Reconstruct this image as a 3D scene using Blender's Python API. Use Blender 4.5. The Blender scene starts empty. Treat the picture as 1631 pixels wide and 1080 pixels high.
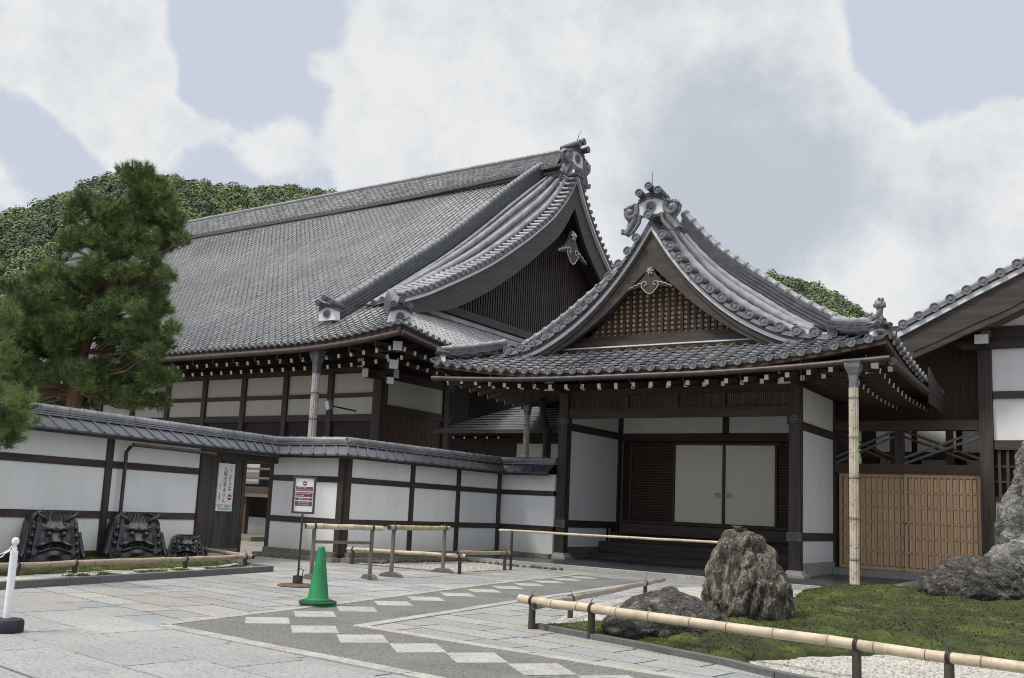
import bpy, bmesh, math, random
import numpy as np
from mathutils import Vector, Matrix, noise as mnoise

random.seed(7); rng = np.random.default_rng(7)
SC = bpy.context.scene
COL = SC.collection
rad = math.radians

# ------------------------------------------------------------------ camera
Rv = Vector((0.83, 0.556, 0.048)); Fv = Vector((-0.5568, 0.8189, 0.1416))
PIT, ROL, YAW = 0.142126873, 0.0488683872, -0.597143762
cyw, syw = math.cos(YAW), math.sin(YAW)
Fv = Vector((syw*math.cos(PIT), cyw*math.cos(PIT), math.sin(PIT)))
r0 = Vector((cyw, -syw, 0)); u0 = r0.cross(Fv)
Rv = math.cos(ROL)*r0 + math.sin(ROL)*u0
Uv = -math.sin(ROL)*r0 + math.cos(ROL)*u0
cam_d = bpy.data.cameras.new('camera'); cam = bpy.data.objects.new('camera', cam_d); COL.objects.link(cam)
cam.matrix_world = Matrix(((Rv.x, Uv.x, -Fv.x, 0), (Rv.y, Uv.y, -Fv.y, 0), (Rv.z, Uv.z, -Fv.z, 1.3), (0, 0, 0, 1)))
cam_d.sensor_width = 36.0; cam_d.lens = 1529.61*36/1631
cam_d.shift_x = (815.5-774.588)/1631; cam_d.shift_y = (589.896-540)/1631
cam_d.clip_start = 0.1; cam_d.clip_end = 3000
SC.camera = cam
SC.cycles.filter_width = 1.05
SC.cycles.use_denoising = True
SC.cycles.denoiser = 'OPENIMAGEDENOISE'
SC.cycles.denoising_input_passes = 'RGB_ALBEDO_NORMAL'
SC.cycles.denoising_prefilter = 'ACCURATE'

# ------------------------------------------------------------------ world
SUN_EL, SUN_AZ = 56.0, 215.0     # azimuth clockwise from +Y
W = bpy.data.worlds.new('World'); SC.world = W; W.use_nodes = True
nt = W.node_tree; nt.nodes.clear()
def N(t, **k):
    n = nt.nodes.new(t)
    for a, b in k.items(): setattr(n, a, b)
    return n
def math_node(op, a, b=None, clamp=False):
    n = N('ShaderNodeMath', operation=op, use_clamp=clamp)
    for i, x in enumerate((a, b)):
        if x is None: continue
        if isinstance(x, (int, float)): n.inputs[i].default_value = x
        else: nt.links.new(x, n.inputs[i])
    return n.outputs[0]
def smooth_map(v, a, b, lo=0.0, hi=1.0):
    n = N('ShaderNodeMapRange', interpolation_type='SMOOTHSTEP'); nt.links.new(v, n.inputs['Value'])
    n.inputs['From Min'].default_value = a; n.inputs['From Max'].default_value = b
    n.inputs['To Min'].default_value = lo; n.inputs['To Max'].default_value = hi
    return n.outputs[0]
def mixcol(f, a, b):
    n = N('ShaderNodeMix', data_type='RGBA')
    if isinstance(f, (int, float)): n.inputs[0].default_value = f
    else: nt.links.new(f, n.inputs[0])
    for s, x in ((6, a), (7, b)):
        if isinstance(x, tuple): n.inputs[s].default_value = (*x, 1)
        else: nt.links.new(x, n.inputs[s])
    return n.outputs[2]
sky = N('ShaderNodeTexSky', sky_type='NISHITA'); sky.sun_disc = False
sky.sun_elevation = rad(SUN_EL); sky.sun_rotation = rad(SUN_AZ); sky.air_density = 1.0; sky.dust_density = 2.0
tc = N('ShaderNodeTexCoord'); gen = tc.outputs['Generated']
nz1 = N('ShaderNodeTexNoise'); nz1.inputs['Scale'].default_value = 4.2; nz1.inputs['Detail'].default_value = 13; nz1.inputs['Roughness'].default_value = 0.66; nz1.inputs['Distortion'].default_value = 0.25
nt.links.new(gen, nz1.inputs['Vector'])
nz2 = N('ShaderNodeTexNoise'); nz2.inputs['Scale'].default_value = 15; nz2.inputs['Detail'].default_value = 12; nz2.inputs['Roughness'].default_value = 0.68
nt.links.new(gen, nz2.inputs['Vector'])
def skydir(az, el): return Vector((math.sin(rad(az))*math.cos(rad(el)), math.cos(rad(az))*math.cos(rad(el)), math.sin(rad(el))))
def blob(az, el, r, w):
    n = N('ShaderNodeVectorMath', operation='DOT_PRODUCT'); nt.links.new(gen, n.inputs[0]); n.inputs[1].default_value = skydir(az, el)
    return smooth_map(n.outputs['Value'], math.cos(rad(r)), 1.0, 0.0, w)
def total(lst):
    s = None
    for b in lst:
        o = blob(*b); s = o if s is None else math_node('ADD', s, o)
    return s
#CLOUDS
clouds = [(-61.5, 24.7, 5.6, 0.75), (-58.7, 23.2, 5.6, 0.8), (-55.6, 24.9, 4.1, 0.75), (-56.7, 20.9, 4.5, 0.7), (-54.9, 18.5, 4.1, 0.75), (-62.3, 16.0, 3.0, 0.85), (-48.7, 20.7, 3.2, 0.95), (-52.0, 20.9, 1.9, 0.5), (-45.6, 24.7, 1.5, 0.5), (-69.6, 26.6, 15.0, 0.5), (-38.6, 27.0, 7.1, 0.8), (-40.2, 21.7, 5.6, 0.6), (-35.6, 24.1, 9.4, 0.8), (-30.1, 24.3, 13.1, 0.8), (-23.2, 26.6, 11.2, 0.7), (-19.4, 20.7, 12.4, 0.8), (-26.0, 18.0, 15.0, 0.6), (-39.5, 17.5, 11.2, 0.6), (-16.1, 26.8, 4.1, 0.5), (-16.1, 23.9, 4.9, 0.5), (-9.0, 18.7, 8.2, 0.7), (-12.3, 22.6, 2.6, 0.35), (-17.6, 25.3, 3.0, 0.3), (-6.6, 15.8, 9.4, 0.7), (-11.7, 15.1, 9.4, 0.6), (-4.7, 19.5, 4.5, 0.5), (-25.8, 9.6, 22.5, 0.5), (-50.8, 25.3, 4.5, -0.7), (-49.5, 23.1, 3.7, -0.4), (-59.7, 17.7, 3.4, -0.45), (-62.4, 19.1, 3.0, -0.5), (-8.6, 25.0, 7.1, -0.8), (-10.3, 22.7, 2.2, -0.3), (-51.5, 17.7, 3.4, -0.3)]
dark = [(-19.0, 20.0, 8.6, 0.8), (-16.1, 17.4, 5.6, 0.35), (-26.1, 20.9, 7.5, 0.35), (-31.4, 26.7, 8.2, 0.3), (-8.4, 18.3, 4.1, 0.4), (-20.4, 16.2, 6.0, 0.3), (-57.8, 24.3, 4.1, 0.2)]
#ENDCLOUDS
cs = total(clouds)
pert = math_node('MULTIPLY', math_node('SUBTRACT', nz1.outputs[0], 0.5), 2.0)
pert2 = math_node('MULTIPLY', math_node('SUBTRACT', nz2.outputs[0], 0.5), 1.7)
mask = smooth_map(math_node('ADD', math_node('ADD', cs, pert), pert2), 0.36, 0.86)
hz = mixcol(0.88, sky.outputs[0], (5.95, 6.38, 7.3))
shade = smooth_map(math_node('ADD', total(dark), math_node('MULTIPLY', math_node('ADD', pert, math_node('MULTIPLY', pert2, 1.1)), 0.85)), -0.25, 1.05)
ccol = mixcol(shade, (7.75, 7.85, 7.9), (4.9, 5.35, 6.0))
full = mixcol(mask, hz, ccol)
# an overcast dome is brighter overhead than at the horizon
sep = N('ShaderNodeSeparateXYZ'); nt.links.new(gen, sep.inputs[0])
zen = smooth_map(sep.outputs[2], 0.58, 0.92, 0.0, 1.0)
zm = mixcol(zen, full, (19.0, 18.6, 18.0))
bg = N('ShaderNodeBackground'); bg.inputs['Strength'].default_value = 0.085
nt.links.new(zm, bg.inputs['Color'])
wo = N('ShaderNodeOutputWorld'); nt.links.new(bg.outputs[0], wo.inputs['Surface'])

# ------------------------------------------------------------------ sun behind thin cloud
sd = bpy.data.lights.new('sun', 'SUN'); sd.energy = 2.1; sd.angle = rad(9); sd.color = (1.0, 0.95, 0.87)
sun = bpy.data.objects.new('sun', sd); COL.objects.link(sun)
sun.rotation_euler = (-skydir(SUN_AZ, SUN_EL)).to_track_quat('-Z', 'Y').to_euler()
SC.view_settings.view_transform = 'Standard'; SC.view_settings.look = 'None'
SC.view_settings.exposure = 0.34; SC.view_settings.gamma = 1.0; SC.view_settings.use_curve_mapping = False

# ------------------------------------------------------------------ materials
MATS = {}
class NB:
    def __init__(s, name):
        s.m = bpy.data.materials.new(name); s.m.use_nodes = True; s.t = s.m.node_tree
        s.b = s.t.nodes['Principled BSDF']; s.tc = s.t.nodes.new('ShaderNodeTexCoord')
        MATS[name] = s.m
    def n(s, ty, **k):
        n = s.t.nodes.new(ty)
        for a, b in k.items(): setattr(n, a, b)
        return n
    def l(s, a, b): s.t.links.new(a, b)
    def vec(s, scale=(1, 1, 1), src='Object'):
        mp = s.n('ShaderNodeMapping'); mp.inputs['Scale'].default_value = scale; s.l(s.tc.outputs[src], mp.inputs['Vector']); return mp.outputs[0]
    def noise(s, scale, detail=5, rough=.55, stretch=(1, 1, 1), src='Object', dist=0):
        n = s.n('ShaderNodeTexNoise'); n.inputs['Scale'].default_value = scale; n.inputs['Detail'].default_value = detail
        n.inputs['Roughness'].default_value = rough; n.inputs['Distortion'].default_value = dist
        s.l(s.vec(stretch, src), n.inputs['Vector']); return n.outputs[0]
    def ramp(s, f, stops):
        r = s.n('ShaderNodeValToRGB'); e = r.color_ramp.elements
        while len(e) < len(stops): e.new(0.5)
        for i, (p, c) in enumerate(stops): e[i].position = p; e[i].color = (*c, 1) if len(c) == 3 else c
        s.l(f, r.inputs[0]); return r.outputs[0]
    def mix(s, f, a, b, mode='MIX'):
        n = s.n('ShaderNodeMix', data_type='RGBA', blend_type=mode)
        if isinstance(f, (int, float)): n.inputs[0].default_value = f
        else: s.l(f, n.inputs[0])
        for i, x in ((6, a), (7, b)):
            if isinstance(x, tuple): n.inputs[i].default_value = (*x, 1)
            else: s.l(x, n.inputs[i])
        return n.outputs[2]
    def bump(s, h, strength, dist=.02):
        b = s.n('ShaderNodeBump'); b.inputs['Strength'].default_value = strength; b.inputs['Distance'].default_value = dist
        s.l(h, b.inputs['Height'])
        s.l(b.outputs[0], s.b.inputs['Normal']); return b
    def col(s, c):
        if isinstance(c, tuple): s.b.inputs['Base Color'].default_value = (*c, 1)
        else: s.l(c, s.b.inputs['Base Color'])
    def rough(s, v):
        if isinstance(v, (int, float)): s.b.inputs['Roughness'].default_value = v
        else: s.l(v, s.b.inputs['Roughness'])
def g3(v, t=(1, 1, 1)): return (v*t[0], v*t[1], v*t[2])
def sc3(c, k): return (c[0]*k, c[1]*k, c[2]*k)

def simple(name, c, rough=.6, var=.25, scale=6, bump=0, stretch=(1, 1, 1), bscale=None, metal=0, spec=None):
    b = NB(name); f = b.noise(scale, 6, .6, stretch)
    b.col(b.ramp(f, [(.3, sc3(c, 1-var)), (.7, sc3(c, 1+var))])); b.rough(rough)
    b.b.inputs['Metallic'].default_value = metal
    if spec is not None: b.b.inputs['Specular IOR Level'].default_value = spec
    if bump: b.bump(b.noise(bscale or scale*3, 6, .6, stretch), bump)
    return b.m
def wood(name, c, axis, rough=.65, var=.45, grey=None):
    b = NB(name); st = {'x': (.6, 9, 9), 'y': (9, .6, 9), 'z': (9, 9, .6)}[axis]
    f = b.noise(2.2, 7, .65, st); c1 = b.ramp(f, [(.25, sc3(c, 1-var)), (.55, c), (.8, sc3(c, 1+var))])
    if grey:
        c1 = b.mix(b.ramp(b.noise(.9, 5, .6, st), [(.42, (0, 0, 0)), (.72, (1, 1, 1))]), c1, grey)
    b.col(c1); b.rough(rough); b.bump(b.noise(5, 6, .6, st), .35, .01); return b.m
WD = {a: wood('dark_wood_'+a, (.040, .028, .023), a, grey=(.072, .058, .050)) for a in 'xyz'}
WM = {a: wood('brown_wood_'+a, (.075, .043, .028), a) for a in 'xyz'}
WG = {a: wood('grey_wood_'+a, (.15, .135, .12), a, .8) for a in 'xyz'}
WB = {a: wood('barge_wood_'+a, (.044, .033, .027), a, .6, .6, grey=(.066, .055, .047)) for a in 'xy'}
BLACKWOOD = simple('near_black_wood', (.026, .019, .017), .8, .4, 5)  # near-black brown shared by inner walls, backings and bamboo end discs
REDWOOD = wood('reddish_wood', (.090, .044, .028), 'x')
DOORWOOD = wood('pale_cedar', (.54, .375, .23), 'z', .55, .18); DOORBACK = wood('shaded_cedar', (.27, .165, .095), 'z', .6, .2)  # backing cedar darkened in colour to give the gaps between boards their shadow
DOORWOOD2 = wood('pale_cedar_panel', (.70, .475, .275), 'z', .55, .25)
def plaster(name, c):
    b = NB(name); f = b.noise(.7, 4, .6); g = b.noise(1.5, 7, .72, (1.9, 1.9, .5))
    c1 = b.ramp(f, [(.3, sc3(c, .92)), (.7, c)])
    c1 = b.mix(b.ramp(g, [(.46, (0, 0, 0)), (.80, (.45, .45, .45))]), c1, (c[0]*.70, c[1]*.70, c[2]*.64))
    # damp tide mark low on the wall
    sp = b.n('ShaderNodeSeparateXYZ'); b.l(b.tc.outputs['Object'], sp.inputs[0])
    mr = b.n('ShaderNodeMapRange'); mr.inputs['From Min'].default_value = .62; mr.inputs['From Max'].default_value = .18
    b.l(sp.outputs[2], mr.inputs['Value'])
    dm = b.n('ShaderNodeMath', operation='MULTIPLY'); b.l(mr.outputs[0], dm.inputs[0]); b.l(b.noise(2.0, 5, .7), dm.inputs[1])
    c1 = b.mix(dm.outputs[0], c1, (.50, .47, .36))
    b.col(c1); b.rough(.9); b.bump(b.noise(9, 6), .08, .02); return b.m
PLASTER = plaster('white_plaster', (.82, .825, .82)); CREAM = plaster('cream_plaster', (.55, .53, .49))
MORTAR = simple('white_mortar', (.66, .67, .68), .85, .12, 5)
def tile_mat(name, c, rough=.42, var=.3):
    b = NB(name); uv = b.n('ShaderNodeVectorMath', operation='FLOOR'); b.l(b.tc.outputs['UV'], uv.inputs[0])
    w = b.n('ShaderNodeTexWhiteNoise', noise_dimensions='2D'); b.l(uv.outputs[0], w.inputs['Vector'])
    c1 = b.ramp(w.outputs['Value'], [(0, sc3(c, 1-var*1.25)), (.25, sc3(c, 1-var*.35)), (.7, c), (1, sc3(c, 1+var*.8))])
    st = b.ramp(b.noise(.35, 6, .65), [(.35, (.74, .75, .78)), (.65, (1.1, 1.1, 1.08))])
    c1 = b.mix(1, c1, st, 'MULTIPLY')
    c1 = b.mix(b.ramp(b.noise(14, 4, .7), [(.55, (0, 0, 0)), (.8, (.35, .35, .35))]), c1, sc3(c, .55))
    b.col(c1); b.rough(b.ramp(b.noise(3, 4), [(.3, g3(rough-.08)), (.7, g3(rough+.12))])); b.bump(b.noise(40, 3), .12, .01)
    b.b.inputs['Specular IOR Level'].default_value = .6
    return b.m
TILE = tile_mat('smoked_roof_tile', (.275, .278, .287), .42, .2); TILE2 = tile_mat('porch_roof_tile', (.225, .229, .24), .4, .35)
TILED = tile_mat('dark_wall_tile', (.066, .072, .084), .36, .35)
TILER = simple('ridge_roof_tile', (.215, .22, .235), .4, .38, 2.2, .15, bscale=30, spec=.6)
TILERD = simple('dark_ridge_tile', (.085, .09, .103), .42, .4, 5, .15, bscale=30)
DISC = simple('disc_tile', (.16, .165, .175), .5, .4, 16, .3, bscale=40)
COPPER = simple('aged_copper', (.062, .048, .044), .45, .4, 4, 0, metal=.3)
ZINC = simple('weathered_zinc', (.16, .17, .18), .5, .35, 8, 0, metal=.2)
WHITEPAINT = simple('white_paint', (.76, .76, .74), .7, .08, 12)
BLACKMETAL = simple('dark_iron', (.035, .03, .028), .5, .4, 20)
RUST = simple('rusty_iron', (.10, .055, .038), .75, .4, 14, .2)
CONEG = simple('green_plastic', (.016, .205, .072), .45, .28, 5)
CONED = simple('dark_green_rubber', (.012, .055, .030), .7, .4, 12)
WPLASTIC = simple('white_plastic', (.80, .81, .82), .35, .05, 9)
BRUBBER = simple('black_rubber', (.018, .019, .026), .6, .3, 14)
PAPER = simple('white_board', (.74, .76, .72), .5, .04, 6)
SIGNBLACK = simple('sign_black', (.02, .02, .02), .6, .1, 6)
SIGNRED = simple('sign_red', (.38, .02, .05), .5, .1, 6)
SIGNPLUM = simple('sign_plum', (.16, .045, .085), .5, .1, 6)
SIGNWHITE = simple('sign_white', (.80, .78, .78), .5, .04, 6)
GILT = simple('pale_gilt', (.46, .44, .38), .5, .2, 12)
WARM = simple('warm_boards', (.74, .49, .27), .6, .45, 3.3, stretch=(1, 1, 1))
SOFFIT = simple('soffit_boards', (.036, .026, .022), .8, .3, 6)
GLASSD = simple('dark_glass', (.03, .035, .04), .12, .1, 3)
VERDI = simple('verdigris_bronze', (.10, .13, .115), .55, .4, 20, metal=.3)
NICHE = simple('oni_clay', (.036, .039, .042), .25, .35, 9, .3, bscale=26, spec=.7)
def stone(name, c, c2, scale=40, rough=.8, bump=.25, large=1.2):
    b = NB(name); f = b.noise(scale, 4, .7)
    c1 = b.ramp(f, [(.33, c2), (.5, c), (.68, sc3(c, 1.25))])
    c1 = b.mix(1, c1, b.ramp(b.noise(large, 6, .65), [(.3, (.72, .72, .72)), (.7, (1.12, 1.12, 1.1))]), 'MULTIPLY')
    b.col(c1); b.rough(rough); b.bump(b.noise(scale*1.3, 4), bump, .01); return b.m
GRANITE = stone('granite', (.33, .325, .305), (.19, .19, .185), 60)
KERB = stone('dark_granite', (.13, .13, .128), (.07, .07, .07), 50)
BASESTONE = stone('brown_base_stone', (.20, .18, .145), (.11, .10, .085), 16, .85, .6)
PALEKERB = stone('pale_kerb_stone', (.36, .355, .33), (.23, .23, .22), 34, .8, .4, 1.8)
AGG = stone('exposed_aggregate', (.155, .157, .150), (.055, .058, .056), 34, .8, .7)
WHITESLAB = stone('pale_paver', (.37, .365, .34), (.25, .245, .23), 34, .8, .3, 2.6)
GRAVEL = stone('white_gravel', (.43, .415, .38), (.17, .165, .15), 19, .95, 1.0, 2.2)
GROUND = stone('packed_earth', (.24, .225, .20), (.15, .14, .125), 18, .95, .4)
PEBBLE = stone('grey_pebbles', (.34, .33, .305), (.13, .13, .125), 26, .9, .9)
def slabs_mat():
    b = NB('granite_flags'); a = b.n('ShaderNodeAttribute', attribute_name='Col'); f = b.noise(70, 4, .75)
    c1 = b.mix(1, a.outputs['Color'], b.ramp(f, [(.3, (.62, .62, .62)), (.5, (1, 1, 1)), (.72, (1.3, 1.3, 1.3))]), 'MULTIPLY')
    c1 = b.mix(1, c1, b.ramp(b.noise(.55, 7, .7), [(.3, (.78, .78, .78)), (.7, (1.12, 1.12, 1.11))]), 'MULTIPLY')
    c1 = b.mix(b.ramp(b.noise(2.3, 7, .75), [(.56, (0, 0, 0)), (.8, (.5, .5, .5))]), c1, (.13, .125, .115))
    c1 = b.mix(b.ramp(b.noise(26, 3, .6), [(.53, (0, 0, 0)), (.66, (.6, .6, .6))]), c1, (.11, .11, .108))
    b.col(c1); b.rough(b.ramp(b.noise(1.2, 5), [(.3, g3(.5)), (.7, g3(.8))])); b.bump(b.noise(30, 5, .7), .7, .015); return b.m
FLAGS = slabs_mat()
def wetfloor():
    b = NB('dark_slate_floor'); br = b.n('ShaderNodeTexBrick'); br.inputs['Scale'].default_value = 1.1
    br.inputs['Color1'].default_value = (.045, .05, .058, 1); br.inputs['Color2'].default_value = (.032, .036, .044, 1); br.inputs['Mortar'].default_value = (.02, .021, .024, 1)
    br.inputs['Mortar Size'].default_value = .008; b.l(b.tc.outputs['Object'], br.inputs['Vector'])
    b.col(br.outputs[0]); b.rough(b.ramp(b.noise(1.6, 5), [(.3, g3(.22)), (.7, g3(.42))])); b.bump(b.noise(20, 4), .06, .01); return b.m
SLATE = wetfloor()
def rockmat(name, cs, bscale=5, st=(1, 1, 1), bd=.06):
    b = NB(name); v = b.n('ShaderNodeTexVoronoi', feature='DISTANCE_TO_EDGE'); v.inputs['Scale'].default_value = bscale*1.6
    wv = b.n('ShaderNodeVectorMath', operation='ADD'); nn = b.n('ShaderNodeTexNoise'); nn.inputs['Scale'].default_value = 3; nn.inputs['Detail'].default_value = 5
    sv = b.vec(st); b.l(sv, nn.inputs['Vector']); sc = b.n('ShaderNodeVectorMath', operation='SCALE'); sc.inputs['Scale'].default_value = .55
    b.l(nn.outputs['Color'], sc.inputs[0]); b.l(sv, wv.inputs[0]); b.l(sc.outputs[0], wv.inputs[1]); b.l(wv.outputs[0], v.inputs['Vector'])
    f = b.noise(bscale*.9, 9, .72, st, dist=.6)
    c1 = b.ramp(f, [(.30, cs[0]), (.45, cs[1]), (.56, cs[2]), (.72, cs[3])])
    c1 = b.mix(b.ramp(v.outputs['Distance'], [(0, (.45, .45, .45)), (.05, (0, 0, 0))]), c1, sc3(cs[0], .6))
    c1 = b.mix(b.ramp(b.noise(1.3, 6, .7), [(.50, (0, 0, 0)), (.68, (.70, .70, .70))]), c1, sc3(cs[0], 1.3))
    c1 = b.mix(b.ramp(b.noise(bscale*3.5, 5, .7), [(.58, (0, 0, 0)), (.67, (.8, .8, .8))]), c1, sc3(cs[3], 1.1))
    b.col(c1); b.rough(.85)
    h = b.n('ShaderNodeMath', operation='ADD'); b.l(b.noise(bscale*2.2, 8, .7, st), h.inputs[0])
    r2 = b.ramp(v.outputs['Distance'], [(0, (.2, .2, .2)), (.10, (.45, .45, .45))]); b.l(r2, h.inputs[1])
    b.bump(h.outputs[0], 1.0, bd); return b.m
ROCKA = rockmat('ribbed_tan_rock', [(.028, .024, .021), (.105, .092, .072), (.30, .268, .21), (.58, .54, .46)], 5, (2.2, 2.2, .5), .09)
ROCKB = rockmat('dark_lichen_rock', [(.022, .020, .018), (.050, .046, .041), (.105, .097, .085), (.36, .34, .30)], 4.5, (.9, .9, 1.2), .09)
ROCKC = rockmat('grey_rock', [(.045, .045, .042), (.14, .138, .128), (.26, .255, .235), (.44, .43, .40)], 4.5)
def bamboomat(name, c, green):
    b = NB(name); f = b.noise(1.6, 6, .65, (3, 3, 3)); c1 = b.ramp(f, [(.3, green), (.5, c), (.75, sc3(c, 1.22))])
    c1 = b.mix(b.ramp(b.noise(26, 4, .7), [(.5, (0, 0, 0)), (.8, (.4, .4, .4))]), c1, sc3(c, .5))
    c1 = b.mix(b.ramp(b.noise(5, 6, .75), [(.54, (0, 0, 0)), (.70, (.65, .65, .65))]), c1, sc3(c, .42))
    b.col(c1); b.rough(.5); return b.m
BAM = bamboomat('pale_bamboo', (.50, .425, .31), (.36, .285, .17)); BAMC = bamboomat('casing_bamboo', (.54, .48, .385), (.42, .34, .24)); BAMG = bamboomat('greenish_bamboo', (.40, .34, .19), (.22, .21, .08))
BAMO = bamboomat('weathered_bamboo', (.33, .265, .20), (.20, .15, .11)); BAMW = bamboomat('silvery_bamboo', (.46, .44, .42), (.34, .31, .29)); BAMT = bamboomat('dusty_bamboo', (.27, .24, .195), (.17, .14, .11))
NODEM = simple('bamboo_node', (.11, .085, .06), .6, .4, 10)
def mossmat():
    b = NB('moss'); f = b.noise(2.0, 8, .7); c1 = b.ramp(f, [(.32, (.020, .020, .008)), (.45, (.032, .042, .009)), (.55, (.066, .086, .014)), (.67, (.14, .165, .026)), (.85, (.14, .14, .04))])
    c1 = b.mix(b.ramp(b.noise(30, 4, .7), [(.45, (0, 0, 0)), (.7, (.7, .7, .7))]), c1, (.035, .045, .012))
    b.col(c1); b.rough(.95); b.bump(b.noise(38, 6, .75), 1.0, .035); return b.m
MOSS = mossmat()
def attrmat(name, rough=.7, spec=.3, trans=0):
    b = NB(name); a = b.n('ShaderNodeAttribute', attribute_name='Col'); b.col(a.outputs['Color']); b.rough(rough)
    b.b.inputs['Specular IOR Level'].default_value = spec
    return b.m
NEEDLE = attrmat('pine_needles', .55, .35); LEAF = attrmat('forest_leaves', .8, .15); MOSSB = attrmat('moss_tips', .9, .1)
BARK = simple('red_pine_bark', (.13, .072, .048), .9, .5, 5, .8, (1, 1, .4), 9)
SHOJI = None
def shojimat():
    b = NB('gridded_paper'); br = b.n('ShaderNodeTexBrick'); br.offset = .5; br.inputs['Scale'].default_value = 1
    br.inputs['Brick Width'].default_value = .115; br.inputs['Row Height'].default_value = .105; br.inputs['Mortar Size'].default_value = .0035
    br.inputs['Color1'].default_value = (.80, .77, .64, 1); br.inputs['Color2'].default_value = (.82, .79, .67, 1); br.inputs['Mortar'].default_value = (.86, .85, .77, 1)
    cb = b.n('ShaderNodeCombineXYZ'); sp = b.n('ShaderNodeSeparateXYZ'); b.l(b.tc.outputs['Object'], sp.inputs[0]); b.l(sp.outputs[0], cb.inputs[0]); b.l(sp.outputs[2], cb.inputs[1])
    b.l(cb.outputs[0], br.inputs['Vector']); b.col(br.outputs[0]); b.rough(.8); return b.m
SHOJI = shojimat()

# ------------------------------------------------------------------ mesh helpers
class MB:
    def __init__(s): s.v = []; s.f = []; s.mi = []
    def add(s, V, F, mi=0):
        o = len(s.v); s.v.extend(tuple(v) for v in V); s.f.extend(tuple(i+o for i in f) for f in F); s.mi.extend([mi]*len(F))
    def box(s, x0, x1, y0, y1, z0, z1, mi=0):
        V = [(x, y, z) for z in (z0, z1) for y in (y0, y1) for x in (x0, x1)]
        s.add(V, [(0, 2, 3, 1), (4, 5, 7, 6), (0, 1, 5, 4), (2, 6, 7, 3), (0, 4, 6, 2), (1, 3, 7, 5)], mi); return s
    def beam(s, p, q, w, h, mi=0, up=(0, 0, 1), endmi=None):
        p, q = Vector(p), Vector(q); d = (q-p).normalized(); u = Vector(up); sd_ = d.cross(u).normalized(); u = sd_.cross(d)
        V = [c+sd_*a*w/2+u*b*h/2 for c in (p, q) for a, b in ((-1, -1), (1, -1), (1, 1), (-1, 1))]
        s.add(V, [(0, 4, 5, 1), (1, 5, 6, 2), (2, 6, 7, 3), (3, 7, 4, 0)], mi)
        s.add(V, [(0, 1, 2, 3)], mi if endmi is None else endmi); s.add(V, [(7, 6, 5, 4)], mi); return s
    def tube(s, pts, rs, n=10, mi=0, caps=True, capmi=None):
        pts = [Vector(p) for p in pts]
        if isinstance(rs, (int, float)): rs = [rs]*len(pts)
        V = []; pu = None
        for i, p in enumerate(pts):
            d = (pts[min(i+1, len(pts)-1)]-pts[max(i-1, 0)])
            d = d.normalized() if d.length > 1e-9 else Vector((0, 0, 1))
            a = pu if pu is not None else (Vector((0, 0, 1)) if abs(d.z) < .9 else Vector((1, 0, 0)))
            a = (a-d*a.dot(d)); a = a.normalized() if a.length > 1e-6 else d.orthogonal().normalized(); pu = a; b = d.cross(a)
            V += [p+(a*math.cos(2*math.pi*k/n)+b*math.sin(2*math.pi*k/n))*rs[i] for k in range(n)]
        F = [(i*n+k, i*n+(k+1) % n, (i+1)*n+(k+1) % n, (i+1)*n+k) for i in range(len(pts)-1) for k in range(n)]
        s.add(V, F, mi)
        if caps:
            s.add(V[:n], [tuple(range(n))[::-1]], mi if capmi is None else capmi); s.add(V[-n:], [tuple(range(n))], mi if capmi is None else capmi)
        return s
    def lathe(s, base, axis, prof, n=16, mi=0):
        base, axis = Vector(base), Vector(axis).normalized(); a = axis.orthogonal().normalized(); b = axis.cross(a)
        V = [base+axis*h+(a*math.cos(2*math.pi*k/n)+b*math.sin(2*math.pi*k/n))*max(r, 1e-4) for r, h in prof for k in range(n)]
        s.add(V, [(i*n+k, i*n+(k+1) % n, (i+1)*n+(k+1) % n, (i+1)*n+k) for i in range(len(prof)-1) for k in range(n)], mi); return s
    def disc(s, c, axis, r, L=.1, mi=0, n=12):
        # round tile: body behind, raised rim and a boss on the face
        return s.lathe(Vector(c)-Vector(axis).normalized()*L, axis, [(r*.92, 0), (r*.92, L*.7), (r, L*.7), (r, L), (r*.80, L), (r*.76, L-.018), (r*.42, L-.018), (r*.34, L-.004), (0, L-.002)], n, mi)
    def prism(s, poly, fn, t0, t1, mi=0, edgemi=None):
        # poly in 2D, fn(a,b,t) -> point
        n = len(poly); V = [fn(a, b, t) for t in (t0, t1) for a, b in poly]
        s.add(V, [tuple(range(n))], mi); s.add(V, [tuple(range(n, 2*n))[::-1]], mi)
        s.add(V, [(i, i+n, (i+1) % n+n, (i+1) % n) for i in range(n)], mi if edgemi is None else edgemi); return s
    def strip(s, lo, hi, fn, t0, t1, mi=0):
        # band between two polylines (same length) in 2D, thickness t0..t1
        n = len(lo)
        for i in range(n-1):
            q = [lo[i], lo[i+1], hi[i+1], hi[i]]; V = [fn(a, b, t) for t in (t0, t1) for a, b in q]
            F = [(0, 1, 2, 3), (7, 6, 5, 4), (0, 4, 5, 1), (2, 6, 7, 3)]
            if i == 0: F.append((3, 7, 4, 0))
            if i == n-2: F.append((1, 5, 6, 2))
            s.add(V, F, mi)
        return s
    def build(s, name, mats, parent=None, smooth=False, ploc=None):
        me = bpy.data.meshes.new(name); me.from_pydata([tuple(v) for v in s.v], [], s.f)
        mats = mats if isinstance(mats, (list, tuple)) else [mats]
        for m in mats: me.materials.append(m)
        if len(mats) > 1: me.polygons.foreach_set('material_index', s.mi)
        return link(name, me, parent, smooth)
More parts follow.
